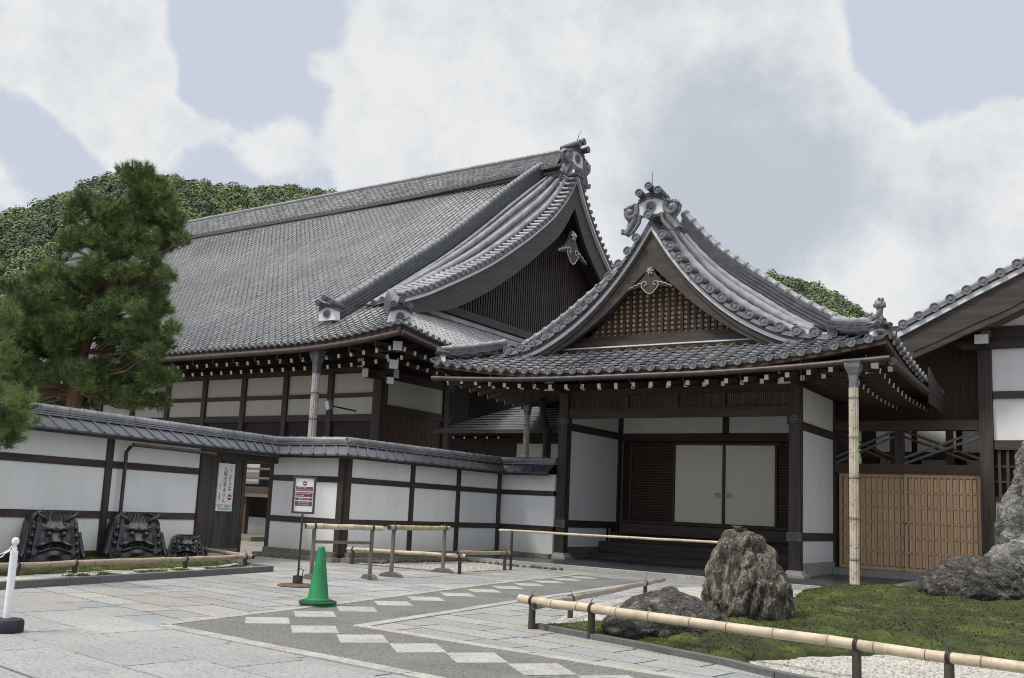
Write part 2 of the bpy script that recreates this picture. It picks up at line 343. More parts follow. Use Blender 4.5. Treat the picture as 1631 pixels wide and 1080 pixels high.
def link(name, me, parent=None, smooth=False):
    bm = bmesh.new(); bm.from_mesh(me); bmesh.ops.recalc_face_normals(bm, faces=bm.faces) if len(bm.faces) < 60000 else None; bm.to_mesh(me); bm.free()
    if smooth:
        me.polygons.foreach_set('use_smooth', [True]*len(me.polygons))
        try: me.set_sharp_from_angle(angle=rad(40))
        except Exception: pass
    o = bpy.data.objects.new(name, me); COL.objects.link(o)
    if parent is not None: attach(o, parent)
    return o
def attach(o, p):
    o.parent = p; o.matrix_parent_inverse = Matrix.Translation(-p.location) if p.type == 'EMPTY' else Matrix.Identity(4)
def npmesh(name, V, F, mats, parent=None, smooth=False, uv=None, col=None):
    """V (n,3), F (m,k) uniform; uv per face (m,2) put at cell; col per face (m,3)"""
    me = bpy.data.meshes.new(name); V = np.asarray(V, np.float32); F = np.asarray(F, np.int32); m, k = F.shape
    me.vertices.add(len(V)); me.vertices.foreach_set('co', V.ravel())
    me.loops.add(m*k); me.loops.foreach_set('vertex_index', F.ravel())
    me.polygons.add(m); me.polygons.foreach_set('loop_start', np.arange(0, m*k, k, dtype=np.int32))
    me.polygons.foreach_set('use_smooth', np.full(m, bool(smooth)))
    if uv is not None:
        l = me.uv_layers.new(name='UVMap'); l.data.foreach_set('uv', np.repeat(np.asarray(uv, np.float32), k, axis=0).ravel())
    if col is not None:
        a = me.color_attributes.new('Col', 'FLOAT_COLOR', 'CORNER'); c4 = np.ones((m, 4), np.float32); c4[:, :3] = col
        a.data.foreach_set('color', np.repeat(c4, k, axis=0).ravel())
    for mm in (mats if isinstance(mats, (list, tuple)) else [mats]): me.materials.append(mm)
    me.update(calc_edges=True); me.validate()
    o = bpy.data.objects.new(name, me); COL.objects.link(o)
    if parent is not None: attach(o, parent)
    return o
def thing(name, label, cat, loc=(0, 0, 0), group=None):
    o = bpy.data.objects.new(name, None); COL.objects.link(o); o.location = loc; o.empty_display_size = .2
    return tag(o, label, cat, group)
def tag(o, label, cat, group=None, kind=None):
    o['label'] = label; o['category'] = cat
    if group: o['group'] = group
    if kind: o['kind'] = kind
    return o
def structure(o, label=None): o['kind'] = 'structure'; return o
def copy_part(o, loc_delta, rotm=None):
    c = o.copy(); COL.objects.link(c); c.location = Vector(o.location)+Vector(loc_delta); return c
def lerp(xs, ys):
    xs = np.array(xs, float); ys = np.array(ys, float)
    # smooth monotone-ish cubic through the measured points
    d = np.gradient(ys, xs)
    def f(x):
        x = np.asarray(x, float); i = np.clip(np.searchsorted(xs, x)-1, 0, len(xs)-2); h = xs[i+1]-xs[i]; t = np.clip((x-xs[i])/h, -.3, 1.3)
        return (2*t**3-3*t**2+1)*ys[i]+(t**3-2*t**2+t)*h*d[i]+(-2*t**3+3*t**2)*ys[i+1]+(t**3-t**2)*h*d[i+1]
    return f
PX = np.array([0, .10, .26, .46, .62, .74, .86, 1.0]); PH = np.array([.030, .010, .0, .0, .010, .036, .054, .050])
def tile_field(name, S, u0_, u1_, pitch, v0, v1, course, inside, mat, parent, lift=.035, hs=1.0, seed=0):
    """S(u,v,h)->(...,3). one wavy pantile per cell, lapped course over course"""
    nu = int(round((u1_-u0_)/pitch)); nv = int(round((v1-v0)/course)); r = np.random.default_rng(seed)
    I, J = np.meshgrid(np.arange(nu), np.arange(nv), indexing='ij'); I = I.ravel(); J = J.ravel()
    k = inside(u0_+(I+.5)*pitch, v0+(J+.5)*course); I = I[k]; J = J[k]; n = len(I); K = len(PX)
    jit = r.normal(0, .003, n)[:, None]; sl = r.normal(0, .005, n)[:, None]
    U = u0_+(I[:, None]+PX[None, :]*1.0)*pitch; va = (v0+J*course)[:, None]+sl+0*U; vb = (v0+(J+1.12)*course)[:, None]+0*U
    H = PH[None, :]*hs+jit
    rows = [S(U, vb, H), S(U, va, H+lift), S(U, va, H+lift), S(U, va+.004, H-.03)]
    V = np.stack(rows, 1).reshape(-1, 3)      # n,4,K
    b = (np.arange(n)*4*K)[:, None]; c = np.arange(K-1)[None, :]
    F1 = np.stack([b+K+c, b+K+c+1, b+c+1, b+c], -1).reshape(-1, 4); F2 = np.stack([b+3*K+c, b+3*K+c+1, b+2*K+c+1, b+2*K+c], -1).reshape(-1, 4)
    F = np.concatenate([F1, F2]); uvc = np.stack([I+.5, J+.5], 1); uv = np.repeat(uvc, K-1, 0); uv = np.concatenate([uv, uv])
    return npmesh(name, V, F, mat, parent, True, uv)

# ================================================================== SETTING: ground
def flat(name, poly, z, mat, kind='structure', th=0):
    mb = MB(); n = len(poly)
    if th:
        mb.prism(poly, lambda a, b, t: (a, b, t), z-th, z)
    else: mb.add([(x, y, z) for x, y in poly], [tuple(range(n))])
    o = mb.build(name, mat); o['kind'] = kind; return o
flat('ground', [(-1200, -1200), (1200, -1200), (1200, 1200), (-1200, 1200)], -.03, GROUND)
# granite flags, laid in rows a few degrees off the buildings' axis
ca, sa = math.cos(rad(-8)), math.sin(rad(-8))
def rot8(x, y): return (x*ca-y*sa, x*sa+y*ca)
V = []; F = []; C = []
def slab_rows(ya, yb, hmin, hmax, wmin, wmax, x0, x1, keep, seed):
    r = random.Random(seed); y = ya
    while y < yb:
        h = r.uniform(hmin, hmax); x = x0-r.uniform(0, 1)
        while x < x1:
            w = r.uniform(wmin, wmax); cx, cy = rot8(x+w/2, y+h/2)
            if keep(cx, cy):
                g = .013+(.002 if seed == 3 else 0); q = [rot8(x+g, y+g), rot8(x+w-g, y+g), rot8(x+w-g, y+h-g), rot8(x+g, y+h-g)]
                dz = r.uniform(-.001, .0015)+(.0035 if seed == 3 else 0); n = len(V); V.extend([(a, b, dz) for a, b in q]); V.extend([(a, b, -.028) for a, b in q])
                for f in ((0, 1, 2, 3), (0, 4, 5, 1), (1, 5, 6, 2), (2, 6, 7, 3), (3, 7, 4, 0)): F.append([n+i for i in f])
                k = r.random(); base = (.325, .33, .325) if k < .5 else ((.30, .315, .325) if k < .78 else ((.345, .325, .30) if k < .90 else (.32, .308, .288)))
                m = r.uniform(.86, 1.14)
                if seed == 3: base = (.325, .33, .328); m = r.uniform(.93, 1.07)
                C.extend([sc3(base, m)]*5)
            x += w
        y += h
def near(cx, cy): return (cy < 6.2-.09*(cx+7.9)) and cx > -12
slab_rows(-3, 8, .55, .75, 1.0, 2.0, -18, 8, near, 3)
slab_rows(2, 22, .38, .62, .55, 1.25, -24, 6, lambda x, y: -17 < x < 3 and y < 19.35, 5)
flat('paving_bed', [(-17, -4), (8, -4), (8, 19.3), (-17, 19.3)], -.016, simple('joint_grit', (.07, .068, .062), .95, .3, 9))
o = npmesh('stone_paving', V, F, FLAGS, None, False, None, C); structure(o)
# aggregate path with its checker of pale pavers and border stones
L1 = [(-7.98, 6.40), (-5.88, 6.24), (-4.39, 6.14), (2, 5.7)]; L2 = [(-6.90, 7.87), (-5.75, 7.77), (-4.65, 7.70), (2, 7.2)]
R1 = [(-7.98, 6.40), (-8.41, 9.34), (-9.25, 14.2), (-9.75, 18.2)]; R2 = [(-6.90, 7.87), (-7.48, 12.1), (-8.15, 17.9)]
flat('path', [(-7.98, 6.40), (-5.88, 6.24), (-4.39, 6.14), (2, 5.7), (2, 7.2), (-4.65, 7.70), (-5.75, 7.77), (-6.90, 7.87), (-7.48, 12.1), (-8.15, 17.9), (-9.75, 18.2), (-9.25, 14.2), (-8.41, 9.34)], .006, AGG)
def border(pts, w, sgn, z=.012):
    mb = MB(); P = [Vector(p).to_3d() for p in pts]; r = random.Random(len(pts))
    for a, b in zip(P[:-1], P[1:]):
        d = (b-a).normalized(); nn = Vector((-d.y, d.x, 0))*sgn; L = (b-a).length; x = 0
        while x < L:
            l = min(r.uniform(.7, 1.2), L-x); p = a+d*(x+.004); q = a+d*(x+l-.004)
            pts4 = [p, q, q+nn*w, p+nn*w]; mb.prism([(v.x, v.y) for v in pts4], lambda X, Y, t: (X, Y, t), -.02, z+r.uniform(-.001, .002)); x += l
    return mb
mb = border(L1, .17, -1); structure(mb.build('path_border', PALEKERB))
mb = border(L2, .15, 1); structure(mb.build('path_border', PALEKERB))
mb = border(R2, .15, -1); structure(mb.build('path_border', PALEKERB))
mb = border(R1, .12, 1); structure(mb.build('path_border', PALEKERB))
D = [(-7.83, 8.28), (-7.70, 7.43), (-6.92, 7.33), (-6.19, 7.22), (-5.49, 7.18), (-4.82, 7.15)]
D += [(-4.12+.69*i, 7.08-.05*i) for i in range(8)]
D += [(-7.92, 9.10), (-8.10, 10.02), (-8.26, 10.93), (-8.40, 11.89), (-8.56, 12.84), (-8.72, 13.78), (-8.88, 14.72), (-9.03, 15.66), (-9.18, 16.6), (-9.3, 17.5)]
mb = MB(); r = random.Random(4)
for i, (x, y) in enumerate(D):
    ux, uy = (.277, .365), (.395, -.37)      # the two edges of a paver turned cornerwise to the path
    q = [(x+(a*ux[0]+b*uy[0])/2, y+(a*ux[1]+b*uy[1])/2) for a, b in ((-1, -1), (1, -1), (1, 1), (-1, 1))]
    mb.prism(q, lambda X, Y, t: (X, Y, t), -.02, .0105+r.uniform(-.001, .001))
structure(mb.build('path_pavers', WHITESLAB))
# strip of pale pebbles in front of the corner wall and its rough edging
flat('gravel', [(-13.9, 15.6), (-11.2, 15.7), (-11.35, 18.0), (-12.6, 19.3), (-14.2, 19.3)], .010, PEBBLE)
def rocklump(mb, c, sx, sy, sz, seed, n=2, rough=.35, mi=0):
    bm = bmesh.new(); bmesh.ops.create_icosphere(bm, subdivisions=n, radius=1); off = Vector((seed*3.1, seed*1.7, seed*.9))
    V = []
    for v in bm.verts:
        k = 1+rough*(mnoise.noise(v.co*1.5+off))+rough*.4*mnoise.noise(v.co*4+off); V.append((c[0]+v.co.x*sx*k, c[1]+v.co.y*sy*k, c[2]+v.co.z*sz*k))
    mb.add(V, [tuple(x.index for x in f.verts) for f in bm.faces], mi); bm.free()
mb = MB(); r = random.Random(9)
for i in range(46):
    t = i/45; rocklump(mb, (-13.55+r.uniform(-.15, .15), 15.9+t*3.5, .03), r.uniform(.07, .16), r.uniform(.06, .12), r.uniform(.04, .09), i, 1)
for i in range(15): rocklump(mb, (-13.4+i*.19, 19.14+r.uniform(-.04, .04), .02), r.uniform(.05, .12), r.uniform(.04, .08), r.uniform(.03, .055), 70+i, 1)
tag(mb.build('edging_rubble', simple('dark_rubble', (.085, .08, .07), .9, .5, 5, .5)), 'rough dark stones edging the foot of the corner wall', 'rubble', kind='stuff')
# porch floor
flat('porch_floor', [(-14.0, 19.53), (-4.37, 19.53), (-4.37, 25.2), (-14.0, 25.2)], .105, SLATE, th=.12)
mb = MB(); x = -14.1
while x < -4.2:
    w = min(random.uniform(1.1, 1.9), -4.15-x); mb.box(x+.003, x+w-.003, 19.3, 19.525, -.02, .11); x += w
y = 19.53
while y < 25:
    w = min(random.uniform(1.1, 1.9), 25.05-y); mb.box(-4.365, -4.15, y+.003, y+w-.003, -.02, .11); y += w
structure(mb.build('porch_floor_kerb', PALEKERB))
# raised bed under the ridge-end sculptures
KB = [(-11.5, 4.5), (-11.86, 7.04), (-12.84, 12.36)]
mb = MB()
for a, b in zip(KB[:-1], KB[1:]): mb.beam((*a, .03), (*b, .03), .14, .13)
mb.beam((-12.86, 12.36, .029), (-16.0, 13.25, .029), .13, .125)
structure(mb.build('bed_kerb', KERB))
flat('bed_gravel', [(-11.65, 4.5), (-12.0, 7.04), (-12.88, 12.3), (-15.85, 13.1), (-14.2, 4.0)], .05, GRAVEL)
# main garden bed
flat('garden_gravel', [(-5.52, 9.45), (-4.23, 9.11), (-3.12, 8.72), (-2.57, 8.42), (3.0, 7.0), (4, 19.28), (-6.9, 19.28), (-7.1, 16.5), (-6.5, 12.4), (-5.95, 10.65)], .014, GRAVEL)
GK = [(-5.62, 9.50), (-4.23, 9.08), (-3.12, 8.69), (-2.57, 8.38), (3.0, 6.9)]
mb = MB()
for a, b in zip(GK[:-1], GK[1:]): mb.beam((*a, .01), (*b, .01), .10, .09)
structure(mb.build('garden_kerb', KERB))
def polysd(P, X, Y):
    P = np.array(P); d = np.full(X.shape, 1e9); ins = np.zeros(X.shape, bool); n = len(P)
    for i in range(n):
        a, b = P[i], P[(i+1) % n]; e = b-a; wx, wy = X-a[0], Y-a[1]; t = np.clip((wx*e[0]+wy*e[1])/(e@e), 0, 1)
        d = np.minimum(d, (wx-t*e[0])**2+(wy-t*e[1])**2)
        c = ((a[1] <= Y) & (b[1] > Y)) | ((b[1] <= Y) & (a[1] > Y)); ins ^= c & (X < a[0]+(Y-a[1])/(b[1]-a[1]+1e-12)*e[0])
    return np.where(ins, np.sqrt(d), -np.sqrt(d))
def vnoise(X, Y, s, seed):
    # value noise on a lattice, numpy
    r = np.random.default_rng(seed); G = r.random((128, 128)); x = X*s+37.3; y = Y*s+11.7
    i = np.floor(x).astype(int); j = np.floor(y).astype(int); fx = x-i; fy = y-j; fx = fx*fx*(3-2*fx); fy = fy*fy*(3-2*fy)
    g = lambda a, b: G[a % 128, b % 128]
    return (g(i, j)*(1-fx)+g(i+1, j)*fx)*(1-fy)+(g(i, j+1)*(1-fx)+g(i+1, j+1)*fx)*fy
def moss_bed(name, P, hfun, step, label, tips):
    P_ = np.array(P); x0, y0 = P_.min(0)-.1; x1, y1 = P_.max(0)+.1
    X, Y = np.meshgrid(np.arange(x0, x1, step), np.arange(y0, y1, step), indexing='ij')
    sd_ = polysd(P, X, Y)+(vnoise(X, Y, 3.1, 1)-.5)*.16+(vnoise(X, Y, 9, 2)-.5)*.06
    Z = hfun(X, Y, sd_)+(vnoise(X, Y, 1.6, 3)-.5)*.09*np.clip(sd_*3, 0, 1)+(vnoise(X, Y, 6, 4)-.5)*.065*np.clip(sd_*4, 0, 1)+(vnoise(X, Y, 19, 5)-.5)*.024
    Z = np.where(sd_ > 0, Z, -.04); n, m = X.shape
    keep = (sd_[:-1, :-1] > -step*2)
    idx = np.arange(n*m).reshape(n, m); q = np.stack([idx[:-1, :-1], idx[1:, :-1], idx[1:, 1:], idx[:-1, 1:]], -1)[keep]
    o = npmesh(name, np.stack([X.ravel(), Y.ravel(), Z.ravel()], 1), q, MOSS, None, True); tag(o, label, 'moss', kind='stuff')
    # short fuzzy tips
    r = np.random.default_rng(3); I = r.choice(np.flatnonzero((sd_ > .02).ravel()), tips); px = X.ravel()[I]+r.uniform(-step, step, tips); py = Y.ravel()[I]+r.uniform(-step, step, tips); pz = Z.ravel()[I]
    a = r.uniform(0, 6.28, tips); w = r.uniform(.006, .012, tips); h = r.uniform(.006, .022, tips); l = r.uniform(-.02, .02, (tips, 2))
    A = np.stack([px-np.cos(a)*w, py-np.sin(a)*w, pz-.006], 1); B = np.stack([px+np.cos(a)*w, py+np.sin(a)*w, pz-.006], 1); T = np.stack([px+l[:, 0], py+l[:, 1], pz+h], 1)
    Vt = np.stack([A, B, T], 1).reshape(-1, 3); Ft = np.arange(3*tips).reshape(-1, 3)
    k = vnoise(px, py, 2.0, 3)*.7+r.random(tips)*.45-.12; br_ = (vnoise(px, py, 1.1, 21)*.6+vnoise(px, py, 4.3, 22)*.4 > .70); k = np.clip(k, 0, 1); c = np.stack([.024+.095*k, .038+.125*k, .008+.016*k], 1); c[br_] = c[br_]*np.array([1.05, .72, .9])
    t = npmesh('moss_tips', Vt, Ft, MOSSB, o, False, None, c); t['kind'] = 'stuff'
    return o
def pebbles(P, n, z0, seed, label):
    r = np.random.default_rng(seed); A = np.array(P); x = r.uniform(A[:, 0].min(), A[:, 0].max(), n*3); y = r.uniform(A[:, 1].min(), A[:, 1].max(), n*3); k = polysd(P, x, y) > .03; x, y = x[k][:n], y[k][:n]; n = len(x)
    s = r.uniform(.008, .020, n); a = r.uniform(0, 6.28, (n, 1))+np.arange(5)*1.2566; e = r.uniform(.7, 1.1, (n, 5))
    ring = np.stack([x[:, None]+np.cos(a)*s[:, None]*e, y[:, None]+np.sin(a)*s[:, None]*e, np.full((n, 5), z0)], -1); tip = np.stack([x, y, z0+s*r.uniform(.5, .8, n)], -1)[:, None]
    V = np.concatenate([ring, tip], 1).reshape(-1, 3); b = (np.arange(n)*6)[:, None, None]; t = np.array([[i, (i+1) % 5, 5] for i in range(5)])[None]; F = (b+t).reshape(-1, 3)
    c = np.repeat((np.array([.40, .385, .35])*r.uniform(.45, 1.35, (n, 1))), 5, 0); o = npmesh('pebbles', V, F, MOSSB, None, False, None, c); tag(o, label, 'pebbles', kind='stuff')
pebbles([(-3.0, 8.8), (-2.57, 8.5), (1.5, 7.45), (2, 11.4), (-1, 11.1), (-2.2, 10.6), (-2.85, 9.4)], 9000, .013, 5, 'loose pale pebbles in front of the moss beside the long bamboo rail')
pebbles([(-13.8, 15.7), (-11.3, 15.8), (-11.4, 18.0), (-12.6, 19.1), (-13.6, 19.1)], 5000, .010, 6, 'loose grey pebbles at the foot of the corner wall')
MP = [(-5.48, 9.60), (-4.2, 9.20), (-3.1, 8.83), (-2.95, 9.2), (-2.8, 9.6), (-2.5, 10.2), (-2.24, 10.66), (-1.6, 11.0), (-1.0, 11.2), (2.5, 11.6), (3, 19.1), (-3.9, 19.15), (-5.3, 18.8), (-4.9, 16.8), (-4.35, 13.6), (-4.3, 12.3), (-4.8, 11.2), (-5.3, 10.5)]
moss_bed('moss', MP, lambda X, Y, s: .03+.15*np.clip(s/1.0, 0, 1)**.6+.10*np.clip((Y-11)/6, 0, 1)*np.clip(s/1.2, 0, 1), .045, 'bright green moss mounded around the garden rocks', 42000)
BP = [(-12.9, 6.2), (-13.0, 8.0), (-13.3, 9.4), (-13.45, 10.6), (-13.6, 11.6), (-13.9, 12.45), (-15.7, 12.9), (-15.2, 9), (-14.7, 5)]
moss_bed('moss', BP, lambda X, Y, s: .055+.07*np.clip(s/.7, 0, 1)**.7, .06, 'yellow green moss under the row of clay ogre faces', 9000)
BP2 = [(-12.35, 7.6), (-12.6, 9.3), (-12.75, 10.6), (-13.05, 12.1), (-13.5, 12.3), (-13.2, 11.0), (-13.0, 9.6), (-12.75, 8.2)]
moss_bed('moss', BP2, lambda X, Y, s: .052+.02*np.clip(s/.3, 0, 1)-.03*(vnoise(X, Y, 4, 8) > .5), .05, 'thin patchy moss in the gravel along the low kerb', 3000)

# ------------------------------------------------------------------ hills with forest
HA = [-75, -68, -62.3, -59.2, -57.2, -54.7, -52.6, -49, -46.8, -43.8, -38, -30, -22, -17, -15.7, -14, -12, -8, -2, 8]
HE = [9, 11.0, 12.4, 14.0, 15.4, 16.0, 15.9, 15.9, 16.4, 16.2, 15, 13.2, 13.2, 12.5, 12.05, 11.5, 10.1, 7.4, 4.5, 3]
hel = lambda az: np.interp(az, HA, HE)
def hill_z(az, r):
    k = np.clip((r-300)/(640-300), 0, 1.2); top = 1.3+640*np.tan(np.radians(hel(az))); s = np.where(k < 1, np.sin(k*np.pi/2)**1.15, 1-(k-1)*1.2)
    return top*s-4*(1-k)
az = np.arange(-80, 14, .8); rr = np.arange(270, 730, 12.)
A_, R_ = np.meshgrid(az, rr, indexing='ij'); Z_ = hill_z(A_, R_)+(vnoise(A_*3, R_*.07, .4, 6)-.5)*9
X_, Y_ = R_*np.sin(np.radians(A_)), R_*np.cos(np.radians(A_)); n, m = X_.shape; idx = np.arange(n*m).reshape(n, m)
q = np.stack([idx[:-1, :-1], idx[1:, :-1], idx[1:, 1:], idx[:-1, 1:]], -1).reshape(-1, 4)
o = npmesh('hill', np.stack([X_.ravel(), Y_.ravel(), Z_.ravel()], 1), q, simple('hill_undergrowth', (.055, .08, .034), .9, .4, .1), None, True); structure(o)
def forest():
    r = np.random.default_rng(11); n = 8200
    a = r.uniform(-73, -4, n); a[: n//2] = r.uniform(-73, -38, n//2); d = 648-310*np.sqrt(r.random(n))*r.random(n)
    z = hill_z(a, d); cx, cy = d*np.sin(np.radians(a)), d*np.cos(np.radians(a)); H = r.uniform(5.5, 10.5, n)*np.where(r.random(n) < .1, 1.25, 1); Wd = H*r.uniform(.30, .48, n)
    kind = vnoise(a*1.0, d*.05, 1.1, 12)+r.normal(0, .16, n); base = np.stack([np.interp(kind, [0, .4, .7, 1], [.10, .14, .19, .235]), np.interp(kind, [0, .4, .7, 1], [.135, .18, .23, .265]), np.interp(kind, [0, .4, .7, 1], [.095, .105, .115, .12])], 1)
    M = 170; ph = r.uniform(0, 6.283, (n, M)); u = r.uniform(-.35, 1, (n, M)); s = np.sqrt(np.clip(1-u*u, 0, 1)); rad_ = r.uniform(.86, 1.06, (n, M))*(1+.16*np.sin(ph*3+r.uniform(0, 6, (n, 1)))*s)
    px = cx[:, None]+Wd[:, None]*s*np.cos(ph)*rad_; py = cy[:, None]+Wd[:, None]*s*np.sin(ph)*rad_; pz = z[:, None]+H[:, None]*(.55+.5*u*rad_)
    nrm = np.stack([s*np.cos(ph), s*np.sin(ph), u+.25], -1)+r.normal(0, .20, (n, M, 3)); nrm /= np.linalg.norm(nrm, axis=-1, keepdims=True)
    t = np.cross(nrm, r.normal(0, 1, (n, M, 3))); t /= np.linalg.norm(t, axis=-1, keepdims=True); b = np.cross(nrm, t); sz = (Wd[:, None]*r.uniform(.12, .21, (n, M)))[..., None]
    P = np.stack([px, py, pz], -1); Vq = np.stack([P-t*sz, P-b*sz*.7, P+t*sz, P+b*sz*.7], 2).reshape(-1, 3); Fq = np.arange(len(Vq)).reshape(-1, 4)
    c = (base[:, None, :]*r.uniform(.86, 1.14, (n, M, 1))*np.clip(.8+.35*u[..., None], .6, 1.2)).reshape(-1, 3)  # random leaf tone, with top light and under-crown shade put into the colour
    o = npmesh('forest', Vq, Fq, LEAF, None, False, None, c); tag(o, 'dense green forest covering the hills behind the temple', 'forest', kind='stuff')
forest()

# ================================================================== GARDEN WALLS
def wall_dir_pt(A, B):
    A, B = Vector((*A, 0)), Vector((*B, 0)); d = (B-A).normalized(); return A, B, d, Vector((-d.y, d.x, 0))
def wall_roof(root, A, B, nrm, miterA, miterB, pitch=.315):
    """tiled coping: two slopes, course lines, a stack of ridge tiles. miter = shear of the end along the wall per metre outwards"""
    d = (B-A).normalized(); L = (B-A).length
    def P(s, o, z):      # s along, o outwards, mitred at the ends
        t = s/L; return A+d*(s+o*((1-t)*miterA+t*miterB))+nrm*o+Vector((0, 0, z))
    mb = MB(); n = max(2, int(L/pitch)); w = L/n; r = random.Random(int(L*100))
    for sg in (1, -1):
        for i in range(n):
            s0, s1 = i*w, (i+1)*w; dz = r.uniform(-.004, .004)
            a = [P(s0, .10*sg, 2.50), P(s1, .10*sg, 2.50), P(s1, .44*sg, 2.275+dz), P(s0, .44*sg, 2.275+dz)]
            mb.add(a, [(0, 1, 2, 3)]); mb.add([a[3], a[2], a[2]-Vector((0, 0, .035)), a[3]-Vector((0, 0, .035))], [(0, 1, 2, 3)])
            # raised side lap
            q = [P(s0-.02, .11*sg, 2.515), P(s0+.035, .11*sg, 2.515), P(s0+.035, .455*sg, 2.30), P(s0-.02, .455*sg, 2.30)]
            dn = Vector((0, 0, .05)); mb.add(q+[v-dn for v in q], [(0, 1, 2, 3), (0, 4, 7, 3), (1, 5, 6, 2), (3, 7, 6, 2)])
    mb.build('coping_tiles', TILED, root)
    mb = MB()
    for k, (hw, z0, z1) in enumerate(((.155, 2.495, 2.530), (.14, 2.535, 2.565), (.125, 2.570, 2.60))):
        for sg in (1, -1):
            a = [P(0, 0, z0), P(L, 0, z0), P(L, hw*sg, z0), P(0, hw*sg, z0), P(0, 0, z1), P(L, 0, z1), P(L, hw*sg, z1-.006), P(0, hw*sg, z1-.006)]
            mb.add(a, [(4, 5, 6, 7), (3, 2, 6, 7), (0, 3, 7, 4), (1, 2, 6, 5)])
    m = max(2, int(L/.30)); ww = L/m
    for i in range(m):
        p = [P(i*ww+.003, 0, 2.605), P((i+.1)*ww, 0, 2.605), P((i+1)*ww-.006, 0, 2.605)]; mb.tube(p, [.092, .084, .080], 10)
    mb.build('ridge_tiles', TILER, root, True)
    mb = MB()
    for sg in (1, -1):
        a = [P(0, .10*sg, 2.24), P(L, .10*sg, 2.24), P(L, .40*sg, 2.225), P(0, .40*sg, 2.225)]; mb.add(a, [(0, 1, 2, 3)])
        b = [P(0, .40*sg, 2.195), P(L, .40*sg, 2.195), P(L, .40*sg, 2.255), P(0, .40*sg, 2.255), P(0, .36*sg, 2.195), P(L, .36*sg, 2.195)]; mb.add(b, [(0, 1, 2, 3), (0, 1, 5, 4)])
        a = [P(0, .10*sg, 2.49), P(L, .10*sg, 2.49), P(L, .42*sg, 2.255), P(0, .42*sg, 2.255)]; mb.add(a, [(0, 1, 2, 3)])
    mb.build('eaves_board', WD['y'], root)
def garden_wall(label, A, B, posts, miterA, miterB, base=True, postA=True, rails=True):
    A, B, d, nrm = wall_dir_pt(A, B); L = (B-A).length; t = thing('garden_wall', label, 'wall', tuple(A), 'white plastered garden walls with tiled coping')
    def bx(mb, s0, s1, o0, o1, z0, z1): mb.add([A+d*s+nrm*o+Vector((0, 0, z)) for z in (z0, z1) for o in (o0, o1) for s in (s0, s1)], [(0, 2, 3, 1), (4, 5, 7, 6), (0, 1, 5, 4), (2, 6, 7, 3), (0, 4, 6, 2), (1, 3, 7, 5)])
    m = MB(); bx(m, 0, L, -.085, .085, .19, 2.24); m.build('plaster', PLASTER, t)
    if rails:
        for z0, z1 in ((.78, .91), (1.685, 1.815)): m = MB(); bx(m, 0, L, -.10, .10, z0, z1); m.build('rail', WD['y'] if abs(d.y) > .5 else WD['x'], t)
    for s in posts:
        m = MB(); bx(m, s-.075, s+.075, -.118, .118, .15, 2.236); m.build('post', WD['z'], t)
    if base:
        m = MB(); x = 0; r = random.Random(3)
        while x < L:
            w = min(r.uniform(.8, 1.5), L-x); bx(m, x+.004, x+w-.004, -.26, .26, .085, .205); x += w
        m.build('base_course', BASESTONE, t); m = MB(); x = -.15
        while x < L+.15:
            w = min(r.uniform(.9, 1.6), L+.151-x); bx(m, x+.004, x+w-.004, -.42, .42, -.03, .092); x += w
        m.build('footing', BASESTONE, t)
    else:
        m = MB(); bx(m, 0, L, -.13, .13, -.03, .215); m.build('sill', WD['y'], t)
    wall_roof(t, A, B, nrm, miterA, miterB); return t
GP = (-16.27, 15.62); LD = Vector((-.146, .989, 0)).normalized()
lw = lambda y: (-16.27+.1476*(15.62-y), y)
# outward side faces the court: for each run the normal (left of A->B) points to the back; coping and posts are symmetric
garden_wall('white plaster wall behind the clay ogre faces with a drainpipe by its post', lw(2.0), lw(13.02), [3.0, 5.9, 8.78], 0, 0, base=False)
garden_wall('short white wall behind the standing notice, right of the dark plank gate', GP, (-14.25, 15.7), [2.0], -.9, -1, True)
garden_wall('long white wall with four posts running back from the corner behind the bamboo barriers', (-14.25, 15.7), (-14.25, 21.9), [.02, 2.25, 4.12, 6.0], 1, 1)
garden_wall('farthest short white wall ending against the left porch column', (-14.25, 21.9), (-12.52, 21.9), [.02], -1, 0)
# drain pipe and gutter on the left wall
t = thing('drainpipe', 'thin brown drainpipe and gutter on the left garden wall', 'drainpipe', (*lw(10.95), 0))
nL = Vector((.989, .146, 0)); q = lambda y, o, z: Vector((*lw(y), z))+nL*o
MB().tube([q(10.97, .2, .1), q(10.97, .2, 2.0), q(10.97, .3, 2.1)], .035, 8).build('pipe', COPPER, t)
MB().tube([q(10.9, .42, 2.13), q(13.1, .42, 2.12)], .035, 8).build('gutter', COPPER, t)

# gate in the wall, its leaf closed beside the open doorway
t = thing('wall_gate', 'dark plank gate with an open doorway in the garden wall', 'gate', (*lw(14.3), 0))
A, B, d, nrm = wall_dir_pt(lw(13.02), GP); L = (B-A).length
def gb(mb, y0, y1, o0, o1, z0, z1, mi=0):
    s0, s1 = (y0-13.02)/.989, (y1-13.02)/.989
    mb.add([A+d*s+nrm*o+Vector((0, 0, z)) for z in (z0, z1) for o in (o0, o1) for s in (s0, s1)], [(0, 2, 3, 1), (4, 5, 7, 6), (0, 1, 5, 4), (2, 6, 7, 3), (0, 4, 6, 2), (1, 3, 7, 5)], mi); return mb
gb(MB(), 13.03, 13.32, -.13, .13, -.03, 2.2).build('gatepost', WD['z'], t); gb(MB(), 15.54, 15.70, -.13, .13, -.03, 2.23).build('gatepost', WD['z'], t)
gb(MB(), 13.32, 15.54, -.10, .10, 2.06, 2.2).build('lintel', WD['y'], t)
m = MB(); r = random.Random(5)
for i in range(6): gb(m, 13.33+i*.195, 13.33+(i+1)*.195-.006, -.04, .03+r.uniform(-.004, .004), .17, 2.05)
